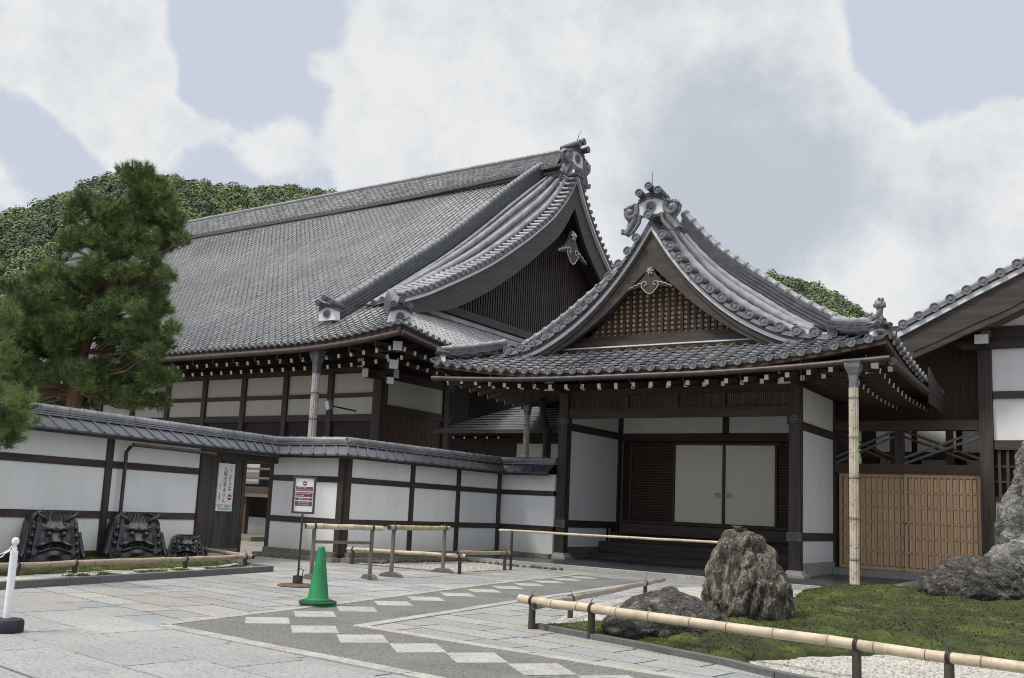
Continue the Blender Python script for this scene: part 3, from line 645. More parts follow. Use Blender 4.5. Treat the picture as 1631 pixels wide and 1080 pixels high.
m.build('door_leaf', wood('weathered_door', (.038, .030, .027), 'z', .8, grey=(.10, .093, .088)), t)
gb(MB(), 13.33, 14.5, -.055, .045, .10, .19).build('bottom_rail', WG['y'], t); gb(MB(), 14.42, 14.52, -.06, .07, .1, 2.06).build('stile', WD['z'], t)
gb(MB(), 13.30, 15.55, -.09, .09, -.02, .035).build('threshold', WG['y'], t)
wall_roof(t, A, B, nrm, 0, .9)

# ------------------------------------------------------------------ signs
def text_mesh(s, size, font=None):
    cu = bpy.data.curves.new('lettering', 'FONT'); cu.body = s; cu.size = size; cu.align_x = 'CENTER'; cu.align_y = 'CENTER'; cu.extrude = .0008; cu.resolution_u = 3
    o = bpy.data.objects.new('lettering', cu); COL.objects.link(o); dg = bpy.context.evaluated_depsgraph_get(); me = bpy.data.meshes.new_from_object(o.evaluated_get(dg))
    bpy.data.objects.remove(o); bpy.data.curves.remove(cu); return me
def lettering(items, fn, mat, name, parent):
    """items: (text, x, y, size, sx, mode). fn maps board (x,y,h) to world"""
    mb = MB()
    for s, x, y, size, sx, vert in items:
        for i, ch in enumerate(s if vert else [s]):
            if ch == ' ': continue
            me = text_mesh(ch, size); oy = y-(i*size*vert if vert else 0)
            mb.add([fn(x+v.co.x*sx, oy+v.co.y, .0015+v.co.z) for v in me.vertices], [tuple(p.vertices) for p in me.polygons]); bpy.data.meshes.remove(me)
    return mb.build(name, mat, parent)
# board on the gate leaf
t = thing('exit_sign', 'tall white EXIT ONLY board with vertical black characters on the dark gate', 'sign', (*lw(13.88), 0))
so = -.075; sw, sh = .50, 1.0; sc_ = A+d*((13.885-13.02)/.989)
def onsign(x, y, h): return sc_+d*x-nrm*(.065+h)+Vector((0, 0, 1.465+y))
MBs = MB(); MBs.prism([(-sw/2, -sh/2), (sw/2, -sh/2), (sw/2, sh/2), (-sw/2, sh/2)], lambda a, b, tt: onsign(a, b, tt), -.025, 0); MBs.build('board', PAPER, t)
lettering([('ここからは', .13, .395, .115, 1.0, .92), ('入場出来ません', -.035, .385, .118, 1.05, .94), ('大本山', -.165, .07, .048, 1, 1.1), ('天龍寺', -.175, -.135, .058, 1, 1.0), ('EXIT ONLY', .01, -.395, .088, 1.05, 0), ('(NO ENTRANCE)', .01, -.455, .052, .95, 0)], onsign, SIGNBLACK, 'lettering', t)
m = MB(); m.prism([(.145+.066*math.cos(a*math.pi/12), -.205+.066*math.sin(a*math.pi/12)) for a in range(24)], onsign, 0, .002); m.build('no_entry_disc', SIGNRED, t)
m = MB(); m.prism([(.10, -.218), (.19, -.218), (.19, -.192), (.10, -.192)], onsign, .001, .004); m.build('no_entry_bar', SIGNWHITE, t)
# standing notice
SP = Vector((-10.515, 10.70, 0)); vd = Vector((SP.x, SP.y, 0)).normalized(); sx_ = Vector((vd.y, -vd.x, 0)); sx_ = (sx_*math.cos(rad(8))-vd*math.sin(rad(8))).normalized(); sn = Vector((sx_.y, -sx_.x, 0))
t = thing('notice_stand', 'standing notice with plum coloured text panels on a round rusty base', 'sign', tuple(SP))
def onb(x, y, h): return SP+sx_*x+sn*h+Vector((0, 0, 1.345+y))+Vector((0, 0, 0))
m = MB(); m.lathe(SP, (0, 0, 1), [(0, 0), (.29, 0), (.30, .012), (.26, .03), (.06, .045), (.055, .05), (0, .05)], 28); m.build('base', RUST, t, True)
m = MB(); m.lathe(SP+Vector((0, 0, .045)), (0, 0, 1), [(.075, 0), (.075, .11), (0, .11)], 12); m.build('weight', BLACKMETAL, t)
m = MB(); m.tube([SP+sx_*.06+Vector((0, 0, .15)), SP+sx_*.075+Vector((0, 0, .24)), SP+sx_*.02+Vector((0, 0, .27)), SP-sx_*.02+Vector((0, 0, .15))], .008, 6); m.build('handle', BLACKMETAL, t)
m = MB(); m.tube([SP+Vector((0, 0, .05)), SP+Vector((0, 0, 1.07))], .016, 10); m.build('pole', BLACKMETAL, t)
bw, bh = .345, .535
m = MB()
for x0, x1, y0, y1 in ((-bw/2, -bw/2+.032, -bh/2, bh/2), (bw/2-.032, bw/2, -bh/2, bh/2), (-bw/2+.032, bw/2-.032, -bh/2, -bh/2+.032), (-bw/2-.008, bw/2+.008, bh/2, bh/2+.03)):
    m.prism([(x0, y0), (x1, y0), (x1, y1), (x0, y1)], onb, -.02, .012)
m.build('frame', WM['z'], t)
m = MB(); m.prism([(-bw/2+.03, -bh/2+.03), (bw/2-.03, -bh/2+.03), (bw/2-.03, bh/2), (-bw/2+.03, bh/2)], onb, -.012, 0); m.build('board', PAPER, t)
m = MB(); m.prism([(.034*math.cos(a*math.pi/12), .190+.034*math.sin(a*math.pi/12)) for a in range(24)], onb, 0, .002); m.build('no_entry_disc', SIGNPLUM, t)
m = MB(); m.prism([(-.024, .183), (.024, .183), (.024, .197), (-.024, .197)], onb, .001, .004); m.build('no_entry_bar', SIGNWHITE, t)
for y0, y1 in ((.075, .14), (-.012, .058), (-.063, -.028), (-.150, -.080)):
    m = MB(); m.prism([(-.128, y0), (.128, y0), (.128, y1), (-.128, y1)], onb, 0, .002); m.build('text_panel', SIGNPLUM, t)
lettering([('このより先に', -.045, .124, .027, 1, 0), ('行かないでください', -.004, .091, .027, 1, 0), ('Do not go beyond', -.008, .039, .030, 1, 0), ('this point.', -.055, .006, .030, 1, 0), ('禁 止 入 内', 0, -.046, .030, 1.1, 0), ('여기에서 앞쪽', 0, -.099, .029, 1, 0), ('가지 마십시오', 0, -.132, .029, 1, 0)], lambda x, y, h: onb(x, y, h+.002), SIGNWHITE, 'lettering', t)

# ------------------------------------------------------------------ bamboo
def bamboo_pts(p, q, r, node=.32, seed=0, sag=0):
    p, q = Vector(p), Vector(q); L = (q-p).length; n = max(1, int(L/node)); rnd = random.Random(seed); pts = []; rs = []; nodes = []
    up = Vector((0, 0, 1)) if abs((q-p).normalized().z) < .9 else Vector((1, 0, 0))
    for i in range(n+1):
        t = min(1, max(0, (i+(rnd.uniform(-.12, .12) if 0 < i < n else 0))/n)); c = p.lerp(q, t)+up*(rnd.uniform(-.006, .006)-sag*4*t*(1-t)); k = 1-.10*t
        if 0 < i < n:
            e = (q-p).normalized()*.012; pts += [c-e*1.5, c-e*.5, c, c+e*.6, c+e*1.6]; rs += [r*k*.985, r*k*1.07, r*k*.97, r*k*1.06, r*k*.985]; nodes.append((c, r*k))
        else: pts.append(c); rs.append(r*k)
    return pts, rs, nodes
def bamboo(name, p, q, r, mat, parent=None, seed=0, node=.32, sag=0):
    pts, rs, nodes = bamboo_pts(p, q, r, node, seed, sag); m = MB(); m.tube(pts, rs, 12, 0, True, 1)
    dr = (Vector(q)-Vector(p)).normalized()
    for c, k in nodes: m.tube([c-dr*.004, c+dr*.004], k*1.03, 12, 1, False)
    # dark discs on the capped ends paint in the shade of a hollow
    for e, s_ in ((Vector(p), -1), (Vector(q), 1)): m.lathe(e+dr*s_*.0015, dr*s_, [(r*.66, 0), (0, .0005)], 12, 2)
    return m.build(name, [mat, NODEM, BLACKWOOD], parent, True)
def lash(c, axis, r, parent, up=True):
    m = MB(); a = Vector(axis).normalized(); b = a.cross(Vector((0, 0, 1))).normalized(); u = b.cross(a)
    for o in (-.012, 0, .012):
        m.tube([Vector(c)+a*o+(b*math.cos(t)+u*math.sin(t))*(r+.006) for t in np.linspace(0, 6.283, 15)], .006, 5, 0, False)
    m.tube([Vector(c)+u*(r+.004), Vector(c)+u*(r+.03)+b*.02, Vector(c)+u*(r+.055)-b*.015], .005, 5); return m.build('rope_tie', BLACKMETAL, parent)
def rail(label, p, q, r, mat, posts, seed, prad=.036, group='low bamboo rails', pmat=None, node=.44):
    t = thing('bamboo_rail', label, 'bamboo rail', (p[0], p[1], 0), group)
    bamboo('pole', p, q, r, mat, t, seed, node); dr = Vector(q)-Vector(p); L2_ = dr.x**2+dr.y**2
    for x, y in posts:
        k = ((x-p[0])*dr.x+(y-p[1])*dr.y)/L2_; c = Vector(p)+dr*k
        m = MB(); m.tube([(c.x, c.y, -.05), (c.x, c.y, c.z-r*.8)], [prad, prad*.95], 10); m.build('post', pmat or WD['z'], t, True)
        if r > .03: lash(c, dr, r, t)
    return t
rail('longest pale bamboo rail in the foreground, passing in front of both centre rocks', (-5.80, 9.42, .305), (1.2, 8.12, .31), .049, BAM, [(-5.61, 9.38), (-4.80, 9.19), (-2.01, 8.72), (-1.28, 8.58), (.6, 8.2)], 2, .04)
rail('weathered bamboo rail running back from the front corner to behind the tall tan rock', (-5.50, 9.25, .262), (-7.30, 16.9, .15), .041, BAMT, [(-5.95, 10.65), (-6.93, 15.2)], 5, .035)
rail('thin pale bamboo rail at knee height in front of the porch steps', (-11.60, 17.868, .835), (-6.3, 17.868, .868), .026, BAM, [(-11.267, 17.868), (-6.6, 17.868)], 7, .03, node=.5)
rail('low pale bamboo rail along the foot of the corner wall behind the wooden barriers', (-13.85, 15.5, .30), (-10.88, 15.62, .355), .042, BAM, [(-13.7, 15.51), (-11.02, 15.61)], 11, .036)
rail('short weathered bamboo rail between the corner wall rail and the tall tied post', (-11.0, 15.50, .41), (-11.30, 17.9, .36), .045, BAMO, [(-11.3, 17.62)], 13, .036)
rail('brown bamboo rail in front of the clay ogre faces', (-12.55, 4.2, .18), (-13.62, 12.62, .20), .047, BAMO, [(-12.72, 5.4), (-12.99, 7.73), (-13.12, 8.7), (-13.42, 10.95), (-13.60, 12.45)], 17, .04)
rail('short bamboo rail on the gate side of the moss bed', (-13.5, 12.55, .20), (-15.4, 12.93, .235), .04, BAMO, [(-15.2, 12.9)], 19, .036)
def barrier(label, a, b, top, mat, seed, cross):
    t = thing('wooden_barrier', label, 'barrier', (a[0], a[1], 0), 'bamboo topped barriers by the path'); a = Vector((*a, 0)); b = Vector((*b, 0)); dr = (b-a).normalized(); s_ = Vector((-dr.y, dr.x, 0))
    bamboo('top_pole', a-dr*.16+Vector((0, 0, top)), b+dr*.19+Vector((0, 0, top)), .048, mat, t, seed, .28)
    for c in (a, b):
        m = MB(); m.beam(c+Vector((0, 0, .05)), c+Vector((0, 0, top-.035)), .06, .045, 0, tuple(dr)); m.build('leg', WG['z'], t)
        m = MB(); m.prism([(-.24, 0), (-.19, .055), (-.10, .085), (.10, .085), (.19, .05), (.24, 0)], lambda u, v, k: c+s_*u+dr*k+Vector((0, 0, v)), -.05, .05); m.build('foot', WG['y'], t)
        lash(c+Vector((0, 0, top)), dr, .048, t)
    if cross: m = MB(); m.beam(a+Vector((0, 0, cross)), b+Vector((0, 0, cross)), .035, .05); m.build('cross_bar', WG['y'], t); m = MB(); m.beam(a+Vector((0, 0, .055)), b+Vector((0, 0, .055)), .03, .03)
    return t
barrier('grey wooden barrier with a cross bar and tan bamboo top behind the green cone', (-11.30, 11.80), (-10.90, 12.80), .865, BAM, 21, .61)
barrier('grey wooden barrier without cross bar, greenish bamboo top, right of the cone', (-11.10, 13.62), (-11.38, 15.55), .865, BAMG, 23, 0)
def downspout(label, x, y, z1, r, mat, ztop, fr, seed, base=0.0, tieroot=True):
    t = thing('bamboo_downspout', label, 'downspout', (x, y, base), 'bamboo downspouts')
    m = MB(); n = 11; rr_ = random.Random(seed)
    for k in range(n):          # split culms bound round the pipe
        a = 2*math.pi*k/n; c = Vector((x+math.cos(a)*r*.78, y+math.sin(a)*r*.78, 0)); zs = np.linspace(base, z1, 9)
        m.tube([c+Vector((rr_.uniform(-.002, .002), 0, z)) for z in zs], [r*.27*(1+rr_.uniform(-.06, .06)) for _ in zs], 8, 0)
        for z in np.arange(base+.3+rr_.uniform(-.1, .1), z1, .46): m.tube([c+Vector((0, 0, z-.004)), c+Vector((0, 0, z+.004))], r*.30, 8, 1, False)
    m.build('bamboo_casing', [mat, NODEM], t, True); m = MB()
    for z in np.arange(base+.55, z1, .78):
        m.tube([(x+math.cos(a)*r*1.07, y+math.sin(a)*r*1.07, z) for a in np.linspace(0, 6.283, 17)], r*.05, 6, 0, False); m.tube([(x+math.cos(a)*r*1.07, y+math.sin(a)*r*1.07, z+.025) for a in np.linspace(0, 6.283, 17)], r*.04, 6, 0, False)
    m.build('wire_band', BLACKMETAL, t)
    m = MB(); hw = fr; V = []
    for z, w in ((z1-.02, r*.8), (z1+(ztop-z1)*.45, r*.85), (ztop-.12, hw*.95), (ztop, hw), (ztop, hw*1.14), (ztop+.035, hw*1.14)): V.append([(x-w, y-w, z), (x+w, y-w, z), (x+w, y+w, z), (x-w, y+w, z)])
    for a, b in zip(V[:-1], V[1:]): m.add(a+b, [(i, (i+1) % 4, (i+1) % 4+4, i+4) for i in range(4)])
    m.add(V[-1], [(0, 1, 2, 3)]); m.build('rain_hopper', ZINC, t); return t
downspout('large tan bamboo cased downspout at the right front corner of the porch', -4.53, 19.52, 3.99, .088, BAMC, 4.50, .15, 31, .1)
downspout('tall silvery bamboo cased downspout beside the main hall above the garden wall', -20.35, 20.85, 5.05, .115, BAMW, 5.72, .18, 33)

# ------------------------------------------------------------------ cone and stanchion
cp = Vector((-8.46, 8.985, 0)); t = thing('traffic_cone', 'bright green traffic cone standing on the checkered path', 'cone', tuple(cp))
m = MB(); m.lathe(cp+Vector((0, 0, .035)), (0, 0, 1), [(.168, 0), (.172, .012), (.165, .05), (.135, .055), (.128, .07), (.046, .655), (.040, .685), (.034, .69), (.030, .672), (.0, .67)], 28); m.build('cone_body', CONEG, t, True)
m = MB(); R8 = Matrix.Rotation(rad(20), 3, 'Z')
pl = [(s*math.cos(a), s*math.sin(a)) for a, s in [(i*math.pi/8, .205+.022*abs(math.cos(2*i*math.pi/8))) for i in range(16)]]
m.prism(pl, lambda a, b, k: cp+R8 @ Vector((a, b, k)), 0, .03); m.build('cone_base', CONEG, t)
m = MB(); m.lathe(cp+Vector((0, 0, .028)), (0, 0, 1), [(.185, 0), (.228, .0), (.235, .018), (.225, .036), (.185, .038)], 24); m.build('weight_ring', CONED, t, True)
st = Vector((-8.40, 4.95, 0)); t = thing('stanchion', 'white plastic stanchion with a black base and a chain', 'stanchion', tuple(st))
m = MB(); m.lathe(st, (0, 0, 1), [(0, 0), (.145, 0), (.15, .02), (.15, .09), (.135, .115), (.03, .125), (0, .125)], 28); m.build('base', BRUBBER, t, True)
m = MB(); m.lathe(st+Vector((0, 0, .12)), (0, 0, 1), [(.033, 0), (.033, .59), (.022, .595), (.022, .62), (.014, .63), (.014, .645), (.028, .655), (.034, .675), (.028, .70), (.012, .71), (0, .712)], 18); m.build('post', WPLASTIC, t, True)
ch = thing('plastic_chain', 'white plastic chain hanging from the stanchion out of the picture', 'chain', (st.x, st.y, .7)); m = MB(); ev = Vector((-8.1, 3.2, .72)); sv = st+Vector((0, 0, .755))
for i in range(34):
    k = (i+.5)/34; c = sv.lerp(ev, k)+Vector((0, 0, -.55*4*k*(1-k)*.5)); k2 = k+.02; c2 = sv.lerp(ev, k2)+Vector((0, 0, -.55*4*k2*(1-k2)*.5)); dr = (c2-c).normalized(); sd_ = dr.cross(Vector((0, 0, 1))).normalized(); up = sd_.cross(dr); a = sd_ if i % 2 else up
    m.tube([c+dr*.031*math.cos(t_)+a*.014*math.sin(t_) for t_ in np.linspace(0, 6.283, 13)], .005, 6, 0, False)
m.build('links', WPLASTIC, ch, True)

# ================================================================== shared roof furniture
def onigawara(parent, O, out, scale=1.0, wings=True, spike=True, name='ridge_end_tile'):
    """ridge end: plastered block with a crest, layered cap, three round tiles on top, curling wave wings"""
    out = Vector(out).normalized(); rt = Vector((-out.y, out.x, 0)).normalized(); O = Vector(O); s = scale
    def P(a, b, c): return O+rt*a*s+out*c*s+Vector((0, 0, b*s))
    m = MB(); m.prism([(-.40, -.03), (.40, -.03), (.34, .37), (.12, .41), (-.12, .41), (-.34, .37)], lambda a, b, t: P(a, b, t), -.22, .0)
    core = m.build(name, MORTAR, parent)
    m = MB()
    for k, (w, z, th) in enumerate(((.38, .37, .045), (.35, .44, .04), (.30, .50, .04))):
        m.prism([(-w, z-.07), (-w, z-.07+th), (-.10, z+th+.03), (.10, z+th+.03), (w, z-.07+th), (w, z-.07), (.10, z+.03), (-.10, z+.03)], lambda a, b, t: P(a, b, t), -.30, .05)
    m.build('cap_layers', TILERD, core)
    m = MB(); m.disc(P(0, .19, .03), out, .145*s, .05*s, 0, 16)
    for a in np.linspace(0, 6.283, 7)[:-1]: m.disc(P(.055*math.cos(a), .19+.055*math.sin(a), .045), out, .026*s, .03*s, 0, 8)
    m.build('crest', DISC, core)
    for a, b in ((0, .70), (-.27, .55), (.27, .55)):
        m = MB(); up = Vector((0, 0, .12))
        m.tube([P(a, b-.06, -.42), P(a, b, .20)], [.085*s, .105*s], 14); m.disc(P(a, b, .225), out+up, .108*s, .06*s, 0, 14); m.build('cap_roll', TILERD, core, True)
    if spike: m = MB(); m.tube([P(0, .74, -.05), P(.02, .98, .02), P(.06, 1.12, .08)], [.012*s, .009*s, .004*s], 6); m.build('bird_spike', BLACKMETAL, core)
    if wings:
        for sg in (-1, 1):
            m = MB(); m.prism([(sg*a_, b_) for a_, b_ in ((0.34, .30), (0.50, .34), (0.70, .30), (0.82, .16), (0.78, -.02), (0.68, -.14), (0.70, -.30), (0.82, -.40), (0.70, -.54), (0.52, -.44), (0.40, -.26), (0.32, 0))], lambda a, b, t: P(a, b, t), -.14, -.03)
            pts = []; rs = []
            for i in range(26):
                t = i/25; th = math.pi*.75-sg*0+t*5.2; rr_ = .055+.16*(1-t); pts.append(P(sg*(.60+rr_*math.cos(th)), .10+rr_*math.sin(th), -.02+.05*t)); rs.append((.085-.035*t)*s)
            m.tube(pts, rs, 8)
            m.lathe(P(sg*.60, .10, -.02), out, [(.11*s, 0), (.10*s, .06*s), (.06*s, .10*s), (0, .115*s)], 12)
            m.tube([P(sg*.44, .05, -.05), P(sg*.50, -.16, -.05), P(sg*.62, -.34, -.05), P(sg*.72, -.46, -.04), P(sg*.82, -.44, -.02), P(sg*.82, -.34, 0)], [.10*s, .10*s, .085*s, .07*s, .055*s, .035*s], 9)
            m.tube([P(sg*.30, -.02, .0), P(sg*.34, -.22, .0), P(sg*.44, -.38, .0), P(sg*.58, -.52, .0)], [.06*s, .055*s, .05*s, .03*s], 8)
            for k in range(4): m.lathe(P(sg*(.48+.09*k), .30-.03*k, -.02), out, [(.05*s, 0), (.045*s, .05*s), (0, .07*s)], 8)
            m.build('wave_wing', DISC, core, True)
    return core
def ridge_stack(name, pts, widths, layer, ncap, parent, side, capr=.10, jointed=True):
    """noshi courses under a round cap following pts; side = horizontal unit vector across"""
    m = MB(); side = Vector(side); pts = [Vector(p) for p in pts]
    for k in range(ncap):
        w = widths[0]+(widths[1]-widths[0])*k/max(1, ncap-1); z0 = k*layer; z1 = z0+layer*.72; ww = w*.74
        for i in range(len(pts)-1):
            a, b = pts[i], pts[i+1]
            for (h0, h1, wd) in ((z0, z1, w), (z1, z0+layer, ww)):
                V = [p+side*sg*wd+Vector((0, 0, h)) for p in (a, b) for h in (h0, h1) for sg in (-1, 1)]
                m.add(V, [(0, 4, 6, 2), (1, 3, 7, 5), (2, 6, 7, 3), (0, 1, 5, 4)])
    for e in (0, -1):
        p = pts[e]; m.add([p-side*widths[0], p+side*widths[0], p+side*widths[1]+Vector((0, 0, layer*ncap)), p-side*widths[1]+Vector((0, 0, layer*ncap))], [(0, 1, 2, 3)])
    o = m.build(name, TILERD, parent); m = MB(); top = Vector((0, 0, layer*ncap+.02)); L = 0
    cap = []; rs = []
    tot = [0]
    for a, b in zip(pts[:-1], pts[1:]): tot.append(tot[-1]+(b-a).length)
    def at(d):
        i = max(0, min(len(tot)-2, int(np.searchsorted(tot, d))-1)); t = (d-tot[i])/max(1e-6, tot[i+1]-tot[i]); return pts[i].lerp(pts[i+1], t)
    n = max(1, int(tot[-1]/.30)); st_ = tot[-1]/n
    for i in range(n):
        for f, k in ((0.0, 1.0), (.08, 1.24), (.26, 1.22), (.32, 1.0), (.97, .95)): cap.append(at((i+f)*st_)+top); rs.append(capr*k)
    cap.append(at(tot[-1])+top); rs.append(capr)
    m.tube(cap, rs, 12); m.build('ridge_cap', TILER, o, True); return o
def eave_discs(name, pts, out, r, parent, mat=DISC, L=.12):
    m = MB(); m.disc((0, 0, 0), out, r, L, 0, 12); o = m.build(name, mat); first = True
    for p in pts:
        c = o if first else o.copy()
        if not first: COL.objects.link(c)
        first = False; c.location = Vector([float(k) for k in p]); attach(c, parent)
    return o
RAFT = {}
def rafter(parent, p, q, w, h, key):
    if key not in RAFT:
        d = Vector(q)-Vector(p); m = MB(); m.beam((0, 0, 0), d, w, h, 0, (0, 0, 1)); nrm = d.normalized()
        m.beam(-nrm*.012, -nrm*.001, w*1.01, h*1.01, 1); o = m.build('rafter', [WD['y'], WHITEPAINT], None); RAFT[key] = o
        bpy.data.objects.remove(o.copy()) if False else None
        o.location = Vector(p); attach(o, parent); return o
    c = RAFT[key].copy(); COL.objects.link(c); c.location = Vector(p); attach(c, parent); return c

# ================================================================== ENTRANCE PORCH
XC = -9.48; HW = 5.6; YE = 19.6
porch = thing('entrance_porch', 'gabled entrance porch with white walls, paper doors and a curved tiled roof', 'porch', (XC, 22, 0))
zb = lerp([0, .4, .88, 1.47, 2.05, 2.6, 3.3, 3.8, 4.5, 5.2], [8.32, 7.70, 7.07, 6.45, 5.97, 5.62, 5.30, 5.20, 5.12, 5.10])
zs = lerp([0, .5, 1, 1.7, 2.4, 3.1, 3.8, 4.5, 5.1, 5.65], [8.72, 8.10, 7.55, 6.95, 6.45, 5.95, 5.52, 5.15, 4.84, 4.55])
lift_u = lambda u: .43*np.clip((np.abs(u)-1.5)/4.1, 0, 1.05)**1.7
lift_y = lambda y: .43*np.clip((YE+4.1-y)/4.1, 0, 1.05)**1.7
def S_front(X, Y, h):
    u = X-XC; t = Y-YE; z = 4.56+.40*t+.025*t*t+lift_u(u)*np.clip(1-t/2.6, 0, 1); return np.stack([X, Y-.38*h, z+.92*h], -1)
tile_field('front_pent_roof', S_front, XC-5.61, XC+5.61, .33, YE, 21.35, .235, lambda X, Y: np.abs(X-XC)+(Y-YE) < 5.72, TILE2, porch, .05, 1.2, 1)
m = MB(); N_ = 40
for j in range(6):
    t0, t1 = j*.3, (j+1)*.3; w0, w1 = HW-t0, HW-t1
    for i in range(N_):
        a, b = -1+2*i/N_, -1+2*(i+1)/N_; m.add([S_front(np.array(XC+k*w), np.array(YE+t), np.array(-.02)) for k, w, t in ((a, w0, t0), (b, w0, t0), (b, w1, t1), (a, w1, t1))], [(0, 1, 2, 3)])
m.build('roof_deck', TILERD, porch)
for sg in (1, -1):
    def S_side(Yv, v, h, sg=sg):
        u = HW-v; z = zs(u)+lift_y(Yv)*np.clip(1-v/2.6, 0, 1); return np.stack([XC+sg*(u+.5*h), Yv+0*v, z+.86*h], -1)
    tile_field('side_roof', S_side, YE, 27.2, .33, 0, 5.5, .235, lambda Yv, v: (Yv-YE > v-.15) & ((Yv > 22.05) | (v < 1.9)), TILE2, porch, .05, 1.2, 2)
    m = MB()
    for j in range(11):
        v0_, v1_ = j*.5, (j+1)*.5
        for i in range(24):
            ya, yb_ = YE+v0_+(27.1-YE-v0_)*i/24, YE+v0_+(27.1-YE-v0_)*(i+1)/24; yc, yd = YE+v1_+(27.1-YE-v1_)*i/24, YE+v1_+(27.1-YE-v1_)*(i+1)/24
            if v0_ > 1.2 and ya < 22.0: continue
            m.add([S_side(np.array(y), np.array(v), np.array(-.02)) for y, v in ((ya, v0_), (yb_, v0_), (yd, v1_), (yc, v1_))], [(0, 1, 2, 3)])
    m.build('roof_deck', TILERD, porch)
    # swept verge between the slope and the gable edge, with its long roll tiles
    m = MB(); us = np.linspace(0, 4.6, 40); ys = np.linspace(20.80, 22.1, 9)
    def zv(u, y): k = np.clip((y-20.8)/1.25, 0, 1); k = k*k*(3-2*k)*.55+k*.45; return zb(u)+(zs(u)-zb(u))*k
    V = [(XC+sg*u, y, float(zv(u, y))+.03) for u in us for y in ys]; m.add(V, [(i*9+j, (i+1)*9+j, (i+1)*9+j+1, i*9+j+1) for i in range(39) for j in range(8)]); m.build('verge_bed', TILERD, porch, True)
    for y, r_, u0__, u1__ in ((21.22, .125, .12, 4.5), (21.55, .12, .35, 4.35), (21.80, .10, .4, 4.1)):
        uu = np.linspace(u0__, u1__, 60); pts = []; rs = []; acc = 0; last = None
        for u in uu:
            p = Vector((XC+sg*u, y, float(zv(u, y))+.07)); acc += (p-last).length if last is not None else 0; last = p; ph = (acc/.36) % 1; pts.append(p); rs.append(r_*(1.07 if ph < .18 else .98))
        m = MB(); m.tube(pts, rs, 12); m.build('verge_roll', TILER, porch, True)
    # gable-edge round tiles
    m = MB(); u = .34; m2 = MB()
    while u < 4.75:
        z = float(zb(u))+.20; sl = float(zb(u+.05)-zb(u-.05))/.1; m.tube([(XC-.06+sg*u, 21.2, z+.04), (XC-.06+sg*u, 20.80, z)], [.088, .092], 12); m.disc((XC-.06+sg*u, 20.70, z), (0, -1, .0), .112, .11, 0, 14)
        un = u+.39/math.sqrt(1+sl*sl); um = (u+un)/2; zm = float(zb(um))+.085; s2 = float(zb(um+.05)-zb(um-.05))/.1; dv = Vector((1*sg, 0, s2)).normalized()
        pz = Vector((XC-.06+sg*um, 0, zm+.02))
        for k in range(2): m2.beam(pz-dv*.14+Vector((0, 20.74+.02*k, -.025+.05*k)), pz+dv*.14+Vector((0, 20.74+.02*k, -.025+.05*k)), .04, .035, 0, (0, 1, 0))
        u = un
    m.build('gable_edge_tiles', DISC, porch, True); m2.build('verge_pan_tiles', TILER, porch)
    us = np.linspace(0, 4.9, 44); F = lambda a, b, t: (XC-.06+sg*a, t, b); top = [(u, float(zb(u))+.13) for u in us]; mid = [(u, float(zb(u))) for u in us]; low = [(u, float(zb(u))-.12) for u in us]
    m = MB(); m.strip(mid, top, F, 20.80, 21.25); m.build('verge_underlay', TILERD, porch)
    u3 = [u for u in us if u < 4.3]; m = MB(); m.strip([(u, float(zb(u))-.085-.05*max(0, (3.6-u)/3.6)) for u in u3], [(u, float(zb(u))-.001) for u in u3], F, 20.83, 21.0); m.build('verge_mortar', MORTAR, porch)
    zi = lerp([0, .3, .6, 1.15, 1.9, 2.65, 3.3, 4.2], [7.30, 7.02, 6.74, 6.24, 5.69, 5.27, 5.0, 4.7]); ub = np.linspace(0, 3.55, 36)
    m = MB(); m.strip([(u, float(zi(u))) for u in ub], [(u, float(zb(u))-.10) for u in ub], F, 20.91, 21.04); m.build('barge_board', WB['x'], porch)
    m = MB(); m.strip([(u, float(zb(u))-.24) for u in ub], [(u, float(zb(u))-.105) for u in ub], F, 20.875, 20.909); m.build('barge_bead', WB['x'], porch)
    # soffit closing the swept verge
    m = MB(); m.add([(XC-.06+sg*u, y, float(zb(u))-.02+(0 if y < 21 else .0)) for u in us for y in (20.86, 22.1)], [(i*2, i*2+2, i*2+3, i*2+1) for i in range(len(us)-1)]); m.build('verge_soffit', SOFFIT, porch)
    # descending ridge beside the verge
    dp = [(XC+sg*u, 22.12, float(zs(u))+.02) for u in np.linspace(.25, 4.45, 26)]
    ridge_stack('descending_ridge', dp, (.17, .12), .10, 5, porch, (0, 1, 0), .095)
    # corner hip and its end tile with a little lion
    hp = [(XC+sg*u, YE+HW-u, float(zs(u))+.10+.43*max(0, (u-3.6)/2.0)**1.6) for u in np.linspace(4.2, 5.42, 10)]
    ridge_stack('corner_ridge', hp, (.16, .11), .06, 3, porch, (sg*.707, .707, 0) if False else (.707, sg*.707, 0), .08)
    oc = onigawara(porch, (XC+sg*5.42, YE+.16, 4.98), (sg*.707, -.707, 0), .50, False, False, 'corner_end_tile')
    if sg == 1:
        lx = Vector((XC+5.36, YE+.2, 5.38)); m = MB(); dx = Vector((.8, -.6, 0))
        m.tube([lx-dx*.17+Vector((0, 0, -.05)), lx-dx*.10+Vector((0, 0, .05)), lx+dx*.02+Vector((0, 0, .06)), lx+dx*.06+Vector((0, 0, .18)), lx+dx*.05+Vector((0, 0, .30))], [.05, .075, .07, .06, .03], 9)
        rocklump(m, lx+dx*.06+Vector((0, 0, .28)), .10, .09, .09, 3, 2, .5); rocklump(m, lx+dx*.16+Vector((0, 0, .25)), .05, .05, .045, 4, 1, .3)
        for k, (a, z) in enumerate(((-.05, .37), (.03, .40), (.11, .38), (-.09, .30))): rocklump(m, lx+dx*a+Vector((0, 0, z)), .035, .035, .045, 6+k, 1, .4)
